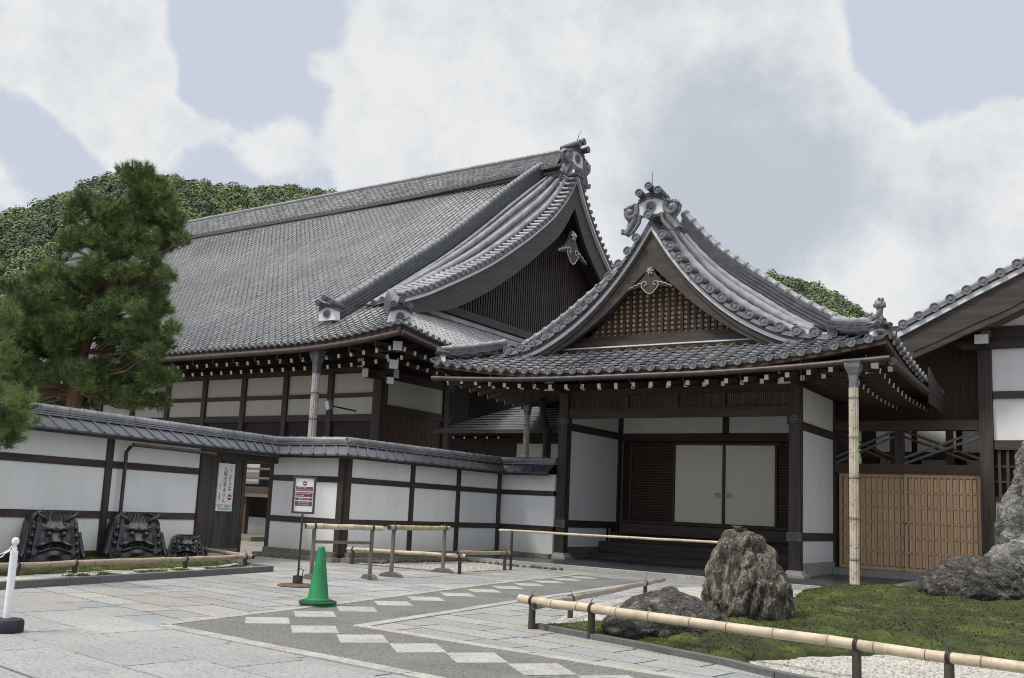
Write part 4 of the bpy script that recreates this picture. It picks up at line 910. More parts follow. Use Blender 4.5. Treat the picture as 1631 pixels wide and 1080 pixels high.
        for a in (-.12, .05, .10): m.tube([lx+dx*a+Vector((0, 0, .05)), lx+dx*(a+.02)+Vector((0, 0, -.10))], [.035, .03], 7)
        rocklump(m, lx+Vector((0, 0, -.09)), .22, .16, .05, 9, 2, .3); m.tube([lx-dx*.17, lx-dx*.24+Vector((0, 0, .08)), lx-dx*.20+Vector((0, 0, .15))], [.03, .04, .015], 7); m.build('lion_finial', DISC, porch, True)
onigawara(porch, (XC-.08, 20.86, 8.60), (0, -1, 0), .92, True, True)
m = MB(); m.disc((XC-.08, 20.66, 8.53), (0, -1, 0), .112, .2, 0, 14); m.build('apex_disc', DISC, porch)
ridge_stack('main_ridge', [(XC, y, 8.55) for y in (21.1, 22, 23, 24.2)], (.22, .16), .07, 2, porch, (1, 0, 0), .10)
eave_discs('eave_disc_tile', [S_front(np.array(XC-5.61+.33*(i+.86)), np.array(YE-.07), np.array(.055)) for i in range(33)], (0, -1, 0), .092, porch)
for sg in (1, -1): eave_discs('eave_disc_tile', [(XC+sg*(HW+.08), YE+.33*(i+.86), float(zs(HW)+lift_y(YE+.33*i))+.05) for i in range(18)], (sg, 0, 0), .085, porch)
# flashing at the head of the pent
m = MB(); m.beam((XC-2.75, 21.22, 5.405), (XC+2.6, 21.22, 5.405), .10, .03); m.beam((XC+2.6, 21.22, 5.41), (XC+4.3, 21.0, 5.39), .09, .05); m.beam((XC-2.75, 21.22, 5.41), (XC-4.3, 21.0, 5.38), .09, .05); m.build('flashing', MORTAR, porch)
m = MB(); m.beam((XC-3.3, 21.30, 5.50), (XC+3.3, 21.30, 5.50), .07, .15); m.build('gable_sill', WB['x'], porch)
m = MB(); m.box(XC-3.3, XC+3.3, 21.32, 21.45, 5.58, 5.71); m.build('gable_beam', WD['x'], porch)
# gable lattice in front of warm boards
gl = lambda u: float(zb(abs(u)))-.30
m = MB(); P_ = [(u, gl(u)) for u in np.linspace(-2.9, 2.9, 31)]; P_ = [(u, max(z, 5.60)) for u, z in P_]
m.prism([(-2.95, 5.3)]+P_+[(2.95, 5.3)], lambda a, b, t: (XC+a, t, b), 21.475, 21.52); m.build('gable_boards', WARM, porch)
m = MB(); u = -2.85
while u < 2.86:
    if gl(u) > 5.8: m.box(XC+u-.034, XC+u+.034, 21.39, 21.44, 5.712, gl(u))
    u += .170
z = 5.80
while z < 8:
    ul = max([x for x in np.linspace(0, 2.9, 59) if gl(x) > z] or [0])
    if ul > .1: m.box(XC-ul, XC+ul, 21.445, 21.465, z-.018, z+.018)
    z += .118
m.build('gable_lattice', WD['z'], porch)
m = MB(); 
for sg in (1, -1): m.strip([(u, float(zb(u))-.62-.0*u) for u in np.linspace(0, 3, 20)], [(u, float(zb(u))-.05) for u in np.linspace(0, 3, 20)], lambda a, b, t: (XC+sg*a, t, b), 21.50, 21.93)
None
# pendant under the gable peak
def gegyo(parent, O, rt, out, s=1.0):
    O, rt, out = Vector(O), Vector(rt), Vector(out)
    P = lambda a, b, c: O+rt*a*s+out*c*s+Vector((0, 0, b*s))
    m = MB(); m.prism([(-.05, .52), (.05, .52), (.16, .3), (.32, .12), (.62, -.04), (.60, -.10), (.3, -.02), (.22, -.08), (.12, -.20), (0, -.25), (-.12, -.20), (-.22, -.08), (-.3, -.02), (-.60, -.10), (-.62, -.04), (-.32, .12), (-.16, .3)], lambda a, b, t: P(a, b, t), -.04, .02)
    g = m.build('gable_pendant', WB['x'], parent)
    for sg in (1, -1):
        m = MB()
        sp = [(sg*(.155+.10*(1-i/22)*math.cos(-.6+i*.36)), .03+.10*(1-i/22)*math.sin(-.6+i*.36)) for i in range(19)]
        m.tube([P(a, b, .035) for a, b in sp], [.012*s]*len(sp), 7)
        m.tube([P(a, b, .035) for a, b in [(0, -.25), (sg*.10, -.21), (sg*.2, -.10), (sg*.255, -.02)]], .012*s, 7)
        m.tube([P(a, b, .035) for a, b in [(sg*.25, .06), (sg*.33, .07), (sg*.38, .02), (sg*.46, .02), (sg*.52, -.03), (sg*.60, -.035), (sg*.64, -.10)]], [.013*s, .016*s, .011*s, .014*s, .010*s, .013*s, .008*s], 7)
        m.build('gilt_scroll', GILT, g, True)
    m = MB()
    for k in range(6):
        a = k*math.pi/3; m.tube([P(.03*math.cos(a), .40+.03*math.sin(a), .03), P(.075*math.cos(a), .40+.075*math.sin(a), .05), P(.11*math.cos(a+.2), .40+.11*math.sin(a+.2), .03)], [.022*s, .03*s, .012*s], 7)
    m.lathe(P(0, .40, .03), out, [(.045*s, 0), (.04*s, .06*s), (.015*s, .09*s), (0, .09*s)], 12); m.build('rosette', GILT, g, True); return g
gegyo(porch, (XC-.05, 20.86, 6.80), (1, 0, 0), (0, -1, 0), .88)
# eave underside, fascia, gutter
m = MB(); us = np.linspace(-5.55, 5.55, 50)
m.strip([(u, 4.44+float(lift_u(u))) for u in us], [(u, 4.57+float(lift_u(u))) for u in us], lambda a, b, t: (XC+a, t, b), YE+.04, YE+.12); m.build('fascia', WM['x'], porch)
for sg in (1, -1): m = MB(); m.strip([(y, 4.42+float(lift_y(y))) for y in np.linspace(YE+.12, 27, 30)], [(y, 4.54+float(lift_y(y))) for y in np.linspace(YE+.12, 27, 30)], lambda a, b, t: (XC+sg*t, a, b), HW-.12, HW-.04); m.build('fascia', WM['y'], porch)
m = MB(); us = np.linspace(-5.5, 5.5, 40); ts = [0, .8, 1.6, 2.4]
V = [(XC+max(-(HW-.15-t), min(HW-.15-t, u)), YE+.1+t, 4.50+float(lift_u(u))*(1-t/3)+.16*t) for u in us for t in ts]; m.add(V, [(i*4+j, (i+1)*4+j, (i+1)*4+j+1, i*4+j+1) for i in range(39) for j in range(3)])
for sg in (1, -1):
    yy = np.linspace(YE+.1, 27.1, 30); V = [(XC+sg*(HW-.1-t), max(y, YE+.15+t), 4.48+float(lift_y(y))*(1-t/3)+.16*t) for y in yy for t in (0, .8, 1.6, 2.4)]; m.add(V, [(i*4+j, (i+1)*4+j, (i+1)*4+j+1, i*4+j+1) for i in range(29) for j in range(3)])
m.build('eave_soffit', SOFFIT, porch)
gz = lambda u: 4.40+.35*float(lift_u(u))
m = MB(); m.tube([(XC+u, YE-.04, gz(u)) for u in np.linspace(-5.5, 5.62, 40)], .065, 10); m.build('gutter', COPPER, porch, True)
m = MB(); m.tube([(XC+5.66, y, 4.36+.3*float(lift_y(y))) for y in np.linspace(YE-.05, 24.9, 24)], .085, 10); m.build('gutter', COPPER, porch, True)
m = MB(); m.prism([(23.2, 4.10), (25.2, 4.05), (25.2, 4.45), (23.2, 4.92)], lambda a, b, t: (XC+t, a, b), 5.70, 5.73); m.build('gutter_splash_board', COPPER, porch)
for i in range(9): 
    m = MB(); u = -5.0+i*1.27; m.tube([(XC+u, YE+.02, gz(u)+.12), (XC+u, YE+.02, gz(u)-.12), (XC+u+.03, YE+.1, gz(u)-.24), (XC+u+.1, YE+.2, gz(u)-.22)], .013, 6); m.build('gutter_bracket', BLACKMETAL, porch)
for row, (y, z, n) in enumerate(((YE+.36, 4.26, 25), (YE+.98, 4.31, 25))):
    for i in range(n):
        u = -5.28+i*.44; lf = float(lift_u(u))*(.75 if row == 0 else .5); rafter(porch, (XC+u+.14*row, y, z+lf), (XC+u+.14*row, y+1.5, z+lf+.25), .085, .105, 'pf')
for i in range(13):
    y = YE+.9+i*.44; rafter(porch, (XC+HW-.36, y, 4.24+.75*float(lift_y(y))), (XC+HW-1.9, y, 4.49+.75*float(lift_y(y))), .085, .105, 'ps')
    rafter(porch, (XC+HW-1.0, y+.1, 4.27+.5*float(lift_y(y))), (XC+HW-2.54, y+.1, 4.52+.5*float(lift_y(y))), .085, .105, 'ps')
for i in range(8):
    y = YE+.9+i*.44; rafter(porch, (XC-HW+.36, y, 4.24+.75*float(lift_y(y))), (XC-HW+1.9, y, 4.49+.75*float(lift_y(y))), .085, .105, 'pl')
# corner beams with white ends
for sg in (1, -1):
    m = MB(); m.beam((XC+sg*5.25, YE+.35, 4.52), (XC+sg*3.0, YE+2.6, 4.62), .16, .2, 0, (0, 0, 1)); m.build('hip_rafter', WD['y'], porch)
    m = MB(); m.beam((XC+sg*5.262, YE+.338, 4.52), (XC+sg*5.252, YE+.348, 4.52), .165, .205); m.build('rafter_end', WHITEPAINT, porch)
# posts, beams, transoms
XL, XR = -12.37, -6.37
for X in (XL, XR):
    m = MB(); m.box(X-.125, X+.125, 21.88, 22.13, .22, 4.62); m.build('column', WD['z'], porch)
    m = MB(); m.box(X-.26, X+.26, 21.75, 22.27, .09, .155); V = [(X+a*w, 22.01+b*w, z) for z, w in ((.155, .21), (.255, .155)) for a, b in ((-1, -1), (1, -1), (1, 1), (-1, 1))]; m.add(V, [(0, 1, 5, 4), (1, 2, 6, 5), (2, 3, 7, 6), (3, 0, 4, 7), (4, 5, 6, 7)]); m.build('base_stone', GRANITE, porch)
    for z0, z1 in ((.905, 1.085), (3.60, 3.76) if False else (3.52, 3.74)):
        m = MB(); m.box(X-.165, X+.165, 21.86, 21.878, z0-.01, z1+.01); m.build('metal_strap', WG['x'] if z0 < 2 else WD['x'], porch); m = MB(); m.disc((X, 21.845, (z0+z1)/2), (0, -1, 0), .085, .03, 0, 14); m.build('boss', VERDI if z0 < 2 else ZINC, porch)
    m = MB(); m.box(X-.13, X+.13, 21.1, 21.88, 4.36, 4.60); m.build('bracket_arm', WD['y'], porch); m = MB(); m.box(X-.135, X+.135, 21.08, 21.098, 4.34, 4.61); m.build('bracket_end', WHITEPAINT, porch)
m = MB(); m.box(XL+.126, XR-.126, 21.93, 22.08, 3.72, 3.95); m.build('head_beam', WD['x'], porch)
m = MB(); m.box(XL+.126, XR-.126, 21.95, 22.08, 4.31, 4.62); m.build('upper_beam', WD['x'], porch)
for a, b in ((-10.62, -10.55), (-9.55, -9.22), (-8.18, -8.02)): m = MB(); m.box(a, b, 21.94, 22.07, 3.952, 4.308); m.build('strut', WD['z'], porch)
for a, b in ((XL+.13, -10.63), (-10.54, -9.56), (-9.21, -8.19), (-8.01, XR-.13)):
    m = MB(); m.box(a, b, 22.03, 22.05, 3.955, 4.305); m.build('transom_back', simple('grey_paper', (.42, .42, .41), .8) if 'grey_paper' not in MATS else MATS['grey_paper'], porch)
    m = MB(); x = a+.03
    while x < b-.02: m.box(x-.011, x+.011, 21.985, 22.01, 4.0, 4.28); x += .045
    m.box(a, b, 21.98, 22.02, 3.955, 4.0); m.box(a, b, 21.98, 22.02, 4.28, 4.305); m.build('transom_grille', WD['z'], porch)
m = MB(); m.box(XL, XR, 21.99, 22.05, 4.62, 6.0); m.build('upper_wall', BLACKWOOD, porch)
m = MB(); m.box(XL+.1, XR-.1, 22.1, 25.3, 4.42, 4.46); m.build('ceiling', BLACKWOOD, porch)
for X, s in ((XL, 1), (XR, 1)):
    for z0, z1, y1 in ((.40, .90, 25.03 if X == XR else 24.45), (1.09, 3.42, 25.03), (3.62, 4.42, 25.03)): m = MB(); m.box(X-.05, X+.05, 22.13, y1, z0, z1); m.build('plaster_panel', PLASTER, porch)
    for z0, z1 in ((.902, 1.088), (3.422, 3.618)): m = MB(); m.box(X-.075, X+.075, 22.132, 25.03, z0, z1); m.build('side_rail', WD['y'], porch)
    m = MB(); m.box(X-.09, X+.09, 22.13, 25.05, .10, .395); m.build('sill_stone', KERB if X == XL else GRANITE, porch)
    m = MB(); m.box(X-.10, X+.10, 25.03, 25.22, .1, 4.6); m.build('rear_post', WD['z'], porch)
m = MB(); m.box(XR-.06, XR+.06, 22.13, 25.03, 4.425, 4.62); m.build('wall_plate', WD['y'], porch)
for X in (XL, XR): m = MB(); m.box(X-.03, X+.03, 25.22, 27, .1, 4.6); m.build('rear_wall', BLACKWOOD, porch)
# inner back wall: beams, plaster band, louvred side panels, two paper doors
YB = 25.2
m = MB(); m.box(XL+.1, XR-.1, YB+.10, YB+.16, .1, 4.42); m.build('back_wall', BLACKWOOD, porch)
m = MB(); m.box(XL+.1, XR-.1, YB-.02, YB+.098, 3.40, 3.60); m.build('back_beam', WD['x'], porch)
for a, b in ((-12.25, -9.28), (-9.1, -6.47)): m = MB(); m.box(a, b, YB+.03, YB+.097, 3.622, 4.15); m.build('plaster_band', PLASTER, porch)
m = MB(); m.box(-9.278, -9.102, YB, YB+.097, 3.622, 4.42); m.build('strut', WD['z'], porch)
m = MB(); m.box(-10.68, -7.68, YB-.02, YB+.098, 3.30, 3.358); m.box(-12.26, -6.47, YB-.05, YB+.098, 1.08, 1.17); m.build('door_track', REDWOOD, porch)
m = MB()
for x0, x1 in ((-10.68, -10.64), (-7.84, -7.78), (-12.0, -11.94)): m = MB(); m.box(x0, x1, YB-.02, YB+.098, 1.172, 3.298); m.build('door_jamb', REDWOOD, porch)
for a, b in ((-11.93, -10.69), (-7.77, -6.5)):
    m = MB(); z = 1.2
    while z < 3.3: m.box(a, b, YB+.02, YB+.06, z, z+.036); z += .072
    m.build('louvre_panel', REDWOOD, porch)
for a, b in ((-10.63, -9.27), (-9.19, -7.85)):
    m = MB(); m.box(a, b, YB+.04, YB+.06, 1.18, 3.29); d = m.build('paper_door', SHOJI, porch)
    m = MB(); m.box(a, b, YB+.033, YB+.038, 2.22, 2.228); m.build('paper_seam', simple('pale_seam', (.60, .59, .55), .8) if 'pale_seam' not in MATS else MATS['pale_seam'], d)
    x = b-.20 if b < -9 else a+.04
    m = MB(); m.box(x, x+.17, YB+.030, YB+.039, 1.86, 2.0); m.build('pull_plate', simple('pale_pull', (.50, .49, .45), .6) if 'pale_pull' not in MATS else MATS['pale_pull'], d)
    m = MB()
    for s_ in (1, -1): m.beam((x+.085-.07, YB+.027, 1.93-s_*.05), (x+.085+.07, YB+.027, 1.93+s_*.05), .004, .008, 0, (0, 0, 1))
    m.build('pull_cross', PAPER, d)
m = MB(); m.box(-9.268, -9.192, YB, YB+.07, 1.172, 3.298); m.build('meeting_stile', REDWOOD, porch)
for y0, z0, z1 in ((23.35, .106, .26), (23.95, .262, .55), (24.6, .552, .80)): m = MB(); m.box(XL+.1, XR-.1, y0, YB+.09, z0, z1); m.build('step', WD['x'], porch)
m = MB(); m.box(XL+.5, XR-.13, 24.35, 24.42, .80, 1.07); m.build('step_rail', WD['x'], porch)

# ================================================================== SLIDING GATE BETWEEN PORCH AND RIGHT HALL
gt = thing('slatted_gate', 'pale cedar sliding gate with panelled leaves under a cross braced transom', 'gate', (-4.6, 25.1, .1))
YD = 25.1
m = MB(); m.box(-6.26, -2.6, 24.72, 25.5, -.02, .262); m.build('granite_step', GRANITE, gt)
for a, b, y in ((-6.20, -4.60, YD+.075), (-4.66, -3.0, YD)):
    lf = MB(); lf.box(a+.06, b-.06, y+.012, y+.030, .33, 2.55); lf = lf.build('door_leaf', DOORBACK, gt)
    m = MB(); m.box(a, a+.065, y-.02, y+.045, .275, 2.60); m.build('stile', DOORWOOD, lf); m = MB(); m.box(b-.065, b, y-.02, y+.045, .275, 2.60); m.build('stile', DOORWOOD, lf)
    m = MB(); m.box(a+.066, b-.066, y-.018, y+.043, .275, .36); m.build('end_rail', DOORWOOD, lf); m = MB(); m.box(a+.066, b-.066, y-.018, y+.043, 2.52, 2.60); m.build('end_rail', DOORWOOD, lf)
    m = MB(); n = 11; p = (b-a-.13)/n
    for i in range(1, n): x = a+.065+i*p; m.box(x-.022, x+.022, y-.030, y+.0118, .361, 2.519)
    m.build('vertical_bars', DOORWOOD, lf)
    m = MB()
    for k in range(1, 6): z = .36+k*2.16/6; m.box(a+.067, b-.067, y-.022, y+.0116, z-.019, z+.019)
    m.build('cross_bars', DOORWOOD, lf)
    m = MB(); rd_ = random.Random(int(a*10))
    for i in range(n):
        for k in range(6):
            x = a+.065+i*p; z = .36+k*.36; m.box(x+.040, x+p-.026, y-.004+rd_.uniform(0, .006), y+.0116, z+.026, z+.332)
    m.build('infill_boards', DOORWOOD2, lf)
    if a > -5: m = MB(); m.disc((a+.032, y-.045, 1.42), (0, -1, 0), .025, .025); m.build('pull', BLACKMETAL, lf)
m = MB(); m.box(-6.27, -2.99, YD-.06, YD+.16, 2.605, 2.84); m.build('lower_beam', WM['x'], gt)
m = MB(); m.box(-6.27, -2.99, YD-.08, YD+.16, 3.66, 3.90); m.build('upper_beam', WM['x'], gt)
m = MB(); m.box(-4.86, -4.66, YD-.03, YD+.12, 2.842, 3.658); m.build('mid_post', WD['z'], gt); m = MB(); m.box(-5.08, -4.94, YD+.5, YD+.62, 2.0, 3.9); m.build('rear_post', WM['z'], gt); m = MB(); m.box(-3.8, -3.64, YD+.5, YD+.62, 2, 3.9); m.build('rear_post', WM['z'], gt)
for a, b in ((-6.26, -4.87), (-4.65, -2.99)):
    m = MB()
    for o in (-.07, .07): m.beam((a, YD-.03, 2.92+o), (b, YD-.03, 3.58+o), .05, .055)
    m.build('brace', WG['x'], gt); m = MB()
    for o in (-.07, .07): m.beam((a, YD+.06, 3.58+o), (b, YD+.06, 2.92+o), .05, .055)
    m.build('brace', WM['x'], gt)
# passage behind the transom
m = thing('passage_building', 'white panelled building glimpsed through the cross braced transom', 'building', (-4.5, 28, 0))
pb = m; w = MB(); w.box(-6.3, 2, 28.0, 28.2, 0, 5.0); w.build('wall', BLACKWOOD, pb)
for a, b in ((-5.9, -5.0), (-4.85, -3.9), (-3.75, -2.8)):
    w = MB(); w.box(a, b, 27.95, 27.99, 3.35, 4.2); w.build('plaster_panel', PLASTER, pb); w = MB(); w.box(a+.1, b-.1, 27.95, 27.99, 2.6, 3.15); w.build('window', MATS['grey_paper'], pb)
w = MB(); w.box(-6.3, 2, 27.9, 27.945, 3.18, 3.32); w.build('rail', WM['x'], pb)

# ================================================================== RIGHT HALL
rh = thing('side_hall', 'right hand hall with a big dark gable board and round edge tiles', 'hall', (0, 26, 0))
top = lerp([-5.2, -4.6, -3.8, -2.95, -1.9, 0, 3], [5.58, 5.82, 6.22, 6.66, 7.18, 8.25, 10.3]); low = lerp([-5.2, -4.36, -3.75, -2.97, -2.3, -1.9, 0, 3], [5.02, 5.22, 5.46, 5.82, 6.1, 6.30, 7.2, 9.2])
xs = np.linspace(-4.72, 3.0, 40); F = lambda a, b, t: (a, t, b)
m = MB(); m.strip([(x, float(low(x))) for x in xs], [(x, float(top(x))-.075) for x in xs], F, 24.02, 24.14); m.build('barge_board', WD['x'], rh)
m = MB(); m.strip([(x, float(low(x))) for x in xs], [(x, float(low(x))+.10) for x in xs], F, 24.0, 24.018); m.strip([(x, float(low(x))+.16) for x in xs], [(x, float(low(x))+.19) for x in xs], F, 24.0, 24.018); m.build('barge_moulding', WD['x'], rh)
m = MB(); m.strip([(x, float(top(x))-.07) for x in xs], [(x, float(top(x))+.05) for x in xs], F, 23.95, 24.2); m.build('verge_mortar', MORTAR, rh)
m = MB(); m.strip([(x, float(top(x))+.052) for x in xs], [(x, float(top(x))+.17) for x in xs], F, 23.98, 24.4); m.build('verge_underlay', TILERD, rh)
m = MB(); x = -4.42; m2 = MB()
while x < 3:
    sl = float(top(x+.05)-top(x-.05))/.1; z = float(top(x))+.17; m.tube([(x, 24.45, z+.03), (x, 24.0, z)], .09, 12); m.disc((x, 23.88, z), (0, -1, 0), .112, .12, 0, 14); xn = x+.385/math.sqrt(1+sl*sl); d = Vector((1, 0, sl)).normalized(); c = Vector(((x+xn)/2, 23.93, float(top((x+xn)/2))+.12))
    m2.beam(c-d*.13, c+d*.13, .05, .05, 0, (0, 1, 0)); m2.beam(c-d*.13+Vector((0, .02, .07)), c+d*.13+Vector((0, .02, .07)), .05, .04, 0, (0, 1, 0)); x = xn
m.build('gable_edge_tiles', DISC, rh, True); m2.build('verge_pan_tiles', TILER, rh)
m = MB(); pts = [(x, 24.3, float(top(x))+.24) for x in np.linspace(-4.5, 3, 90)]; m.tube(pts, [.115*(1.1 if (i % 5) == 0 else .97) for i in range(90)], 10); m.build('verge_roll', TILER, rh, True)
def S_rh(Yv, v, h): return np.stack([-4.75+v*.88-.4*h, Yv+0*v, top(-4.75+v*.88)+.12+.88*h], -1)
tile_field('roof', S_rh, 24.4, 34, .33, 0, 8.6, .26, lambda a, b: a > 0, TILE2, rh, .05, 1.2, 6)
m = MB(); V = [(x, y, float(top(x))-.05) for x in xs for y in (24.1, 34)]; m.add(V, [(i*2, i*2+2, i*2+3, i*2+1) for i in range(len(xs)-1)]); m.build('soffit', SOFFIT, rh)
m = MB(); m.box(-2.98, -2.70, 24.93, 25.21, .05, 5.55); m.build('corner_post', WD['z'], rh)
for z0, z1 in ((.05, 2.0), (3.42, 4.39), (4.56, 5.75)): m = MB(); m.box(-2.69, 3, 25.03, 25.1, z0, z1); m.build('plaster_panel', PLASTER, rh)
m = MB(); m.prism([(-2.5, 6.1), (3, 6.1), (3, 8.6), (0, 7.3)], lambda a, b, t: (a, t, b), 25.03, 25.1); m.build('gable_plaster', PLASTER, rh)
for z0, z1, mm in ((4.391, 4.559, WD['x']), (3.2, 3.419, WD['x']), (2.0, 2.12, WD['x']), (5.751, 6.09, WD['x'])): m = MB(); m.box(-2.69, 3, 24.97, 25.12, z0, z1); m.build('rail', mm, rh)
m = MB(); m.box(-2.69, 3, 25.14, 25.2, 2.1, 3.3); m.build('window_back', BLACKWOOD, rh)
m = MB(); 
for i in range(26): m.box(-2.62+i*.17, -2.56+i*.17, 25.02, 25.08, 2.122, 3.198)
for z in (2.45, 2.8): m.box(-2.69, 3, 25.045, 25.07, z, z+.04)
m.build('window_lattice', WM['z'], rh)
m = MB(); m.prism([(-3.5, 5.75), (-3.3, 5.56), (-2.0, 5.56), (-1.7, 5.75)], lambda a, b, t: (a, t, b), 24.9, 25.2); m.build('boat_bracket', WD['x'], rh)
for z0, z1, y in ((6.02, 6.40, 24.3), (5.62, 5.83, 24.5)):
    m = MB(); m.box(-2.98, -2.70, y, 25.1, z0, z1); m.build('purlin', WD['y'], rh); m = MB(); m.box(-2.985, -2.695, y-.014, y-.001, z0-.004, z1+.004); m.build('purlin_end', WHITEPAINT, rh)
m = MB(); m.box(-6.2, -2.99, 25.75, 25.8, 3.9, 6.4)
for i in range(18): m.box(-6.2+i*.18, -6.2+i*.18+.03, 25.72, 25.749, 3.9, 6.4)
m.build('board_wall', WM['z'], rh)
m = MB(); m.disc((-4.28, 24.0, 5.40), (0, -1, 0), .05, .02, 0, 12); m.build('gilt_boss', simple('old_gold', (.22, .14, .05), .6), rh)

# ================================================================== ANNEX BETWEEN HALL AND PORCH
an = thing('annex', 'low dark annex with a thin shingled roof between main hall and porch', 'annex', (-15.5, 25, 0))
m = MB(); rows = 14
for i in range(rows):
    t0, t1 = i/rows, (i+1)/rows; y0, y1 = 24+2.4*t0, 24+2.4*t1; z0, z1 = 3.62+1.35*t0, 3.62+1.35*t1
    m.add([(-16.6+1.6*t0, y0, z0+.03), (-12.5, y0, z0+.03), (-12.5, y1, z1), (-16.6+1.6*t1, y1, z1)], [(0, 1, 2, 3)]); m.add([(-16.6+1.6*t0, y0, z0+.03), (-12.5, y0, z0+.03), (-12.5, y0, z0-.01), (-16.6+1.6*t0, y0, z0-.01)], [(0, 1, 2, 3)])
    m.add([(-16.6+1.6*t0, y0, z0+.03), (-18.2+1.6*t0*2, y0+.0, z0+.03), (-18.2+1.6*t1*2, y1, z1), (-16.6+1.6*t1, y1, z1)], [(0, 1, 2, 3)])
m.build('roof', simple('grey_shingle', (.10, .105, .11), .6, .35, 3, .2, (1, 6, 6)), an)
m = MB(); m.beam((-18.2, 23.98, 3.58), (-12.5, 23.98, 3.58), .08, .11); m.build('eave_board', WM['x'], an)
m = MB(); m.box(-18.2, -12.5, 24.85, 24.95, 0, 4.1); m.box(-18.6, -12.6, 26.4, 26.5, 3, 6.6); m.build('wall', BLACKWOOD, an)
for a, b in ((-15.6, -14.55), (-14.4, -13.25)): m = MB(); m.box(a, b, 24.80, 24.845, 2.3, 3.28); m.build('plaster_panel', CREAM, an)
for i in range(5): rafter(an, (-17.6+i*.42, 24.25, 3.42), (-17.6+i*.42, 24.9, 3.5), .05, .06, 'an')
m = MB(); m.tube([(-14.05, 23.9, 2.4), (-14.05, 23.9, 3.5), (-14.05, 23.9, 3.62)], [.09, .10, .16], 10); m.tube([(-14.05, 23.9, 3.6), (-14.02, 23.6, 4.1), (-13.7, 23.0, 4.35)], .09, 10); m.build('drain_pipe', BLACKMETAL, an, True)
downspout('small silvery downspout between main hall and porch', -14.35, 23.3, 4.0, .085, BAMW, 4.25, .09, 41)

# ================================================================== MAIN HALL
mh = thing('main_hall', 'great temple hall with a huge grey tiled roof and dark timber walls', 'temple hall', (-19.5, 23.15, 0))
EX, EY = -16.88, 20.5; XG = -19.55; YR = 35.1
zf = lerp([-.1, 2, 4.6, 7, 9.35, 11.5, 13.6, 14.8], [5.90, 7.05, 8.75, 10.35, 12.1, 13.8, 15.35, 16.15])
zv_ = lerp([23.0, 23.9, 24.9, 25.97, 27.35, 28.7, 30.13, 31.83, 33.65, 34.6, 35.1], [7.62, 7.98, 8.38, 8.90, 9.60, 10.33, 11.23, 12.40, 13.90, 15.0, 15.75])
lx = lambda X: .37*np.clip((X+21.6)/4.7, 0, 1.1)**2; ly = lambda Y: .37*np.clip((EY+4.7-Y)/4.7, 0, 1.1)**2
def S_main(X, Y, h): t = Y-EY; return np.stack([X, Y-.55*h, zf(t)+lx(X)*np.clip(1-t/3.2, 0, 1)+.83*h], -1)
tile_field('front_roof', S_main, -56, EX, .285, EY, 35.0, .262, lambda X, Y: ((X < -20.9) & (Y < 35)) | ((X-EX) + (Y-EY) < .18) & (Y-EY < 4.2), TILE, mh, .022, 1.2, 3)
m = MB()
for j in range(9):
    t0, t1 = j*.35, (j+1)*.35
    for i in range(20):
        xa, xb = -30+(EX-t0+30)*i/20, -30+(EX-t0+30)*(i+1)/20; xc, xd = -30+(EX-t1+30)*i/20, -30+(EX-t1+30)*(i+1)/20
        m.add([S_main(np.array(x), np.array(EY+t), np.array(-.02)) for x, t in ((xa, t0), (xb, t0), (xd, t1), (xc, t1))], [(0, 1, 2, 3)])
m.build('roof_deck', TILERD, mh)
def S_gab(Yv, v, h): return np.stack([EX-v+.5*h, Yv+0*v, zf(v)+ly(Yv)*np.clip(1-v/3.2, 0, 1)+.85*h], -1)
tile_field('gable_pent_roof', S_gab, EY, 47, .285, 0, 3.25, .262, lambda Yv, v: (Yv-EY) > v-.18, TILE, mh, .020, 1.25, 4)
m = MB()
for j in range(9):
    t0, t1 = j*.36, (j+1)*.36
    for i in range(20):
        ya, yb_ = EY+t0+(46-EY-t0)*i/20, EY+t0+(46-EY-t0)*(i+1)/20; yc, yd = EY+t1+(46-EY-t1)*i/20, EY+t1+(46-EY-t1)*(i+1)/20
        m.add([S_gab(np.array(y), np.array(v), np.array(-.02)) for y, v in ((ya, t0), (yb_, t0), (yd, t1), (yc, t1))], [(0, 1, 2, 3)])
m.build('roof_deck', TILERD, mh)
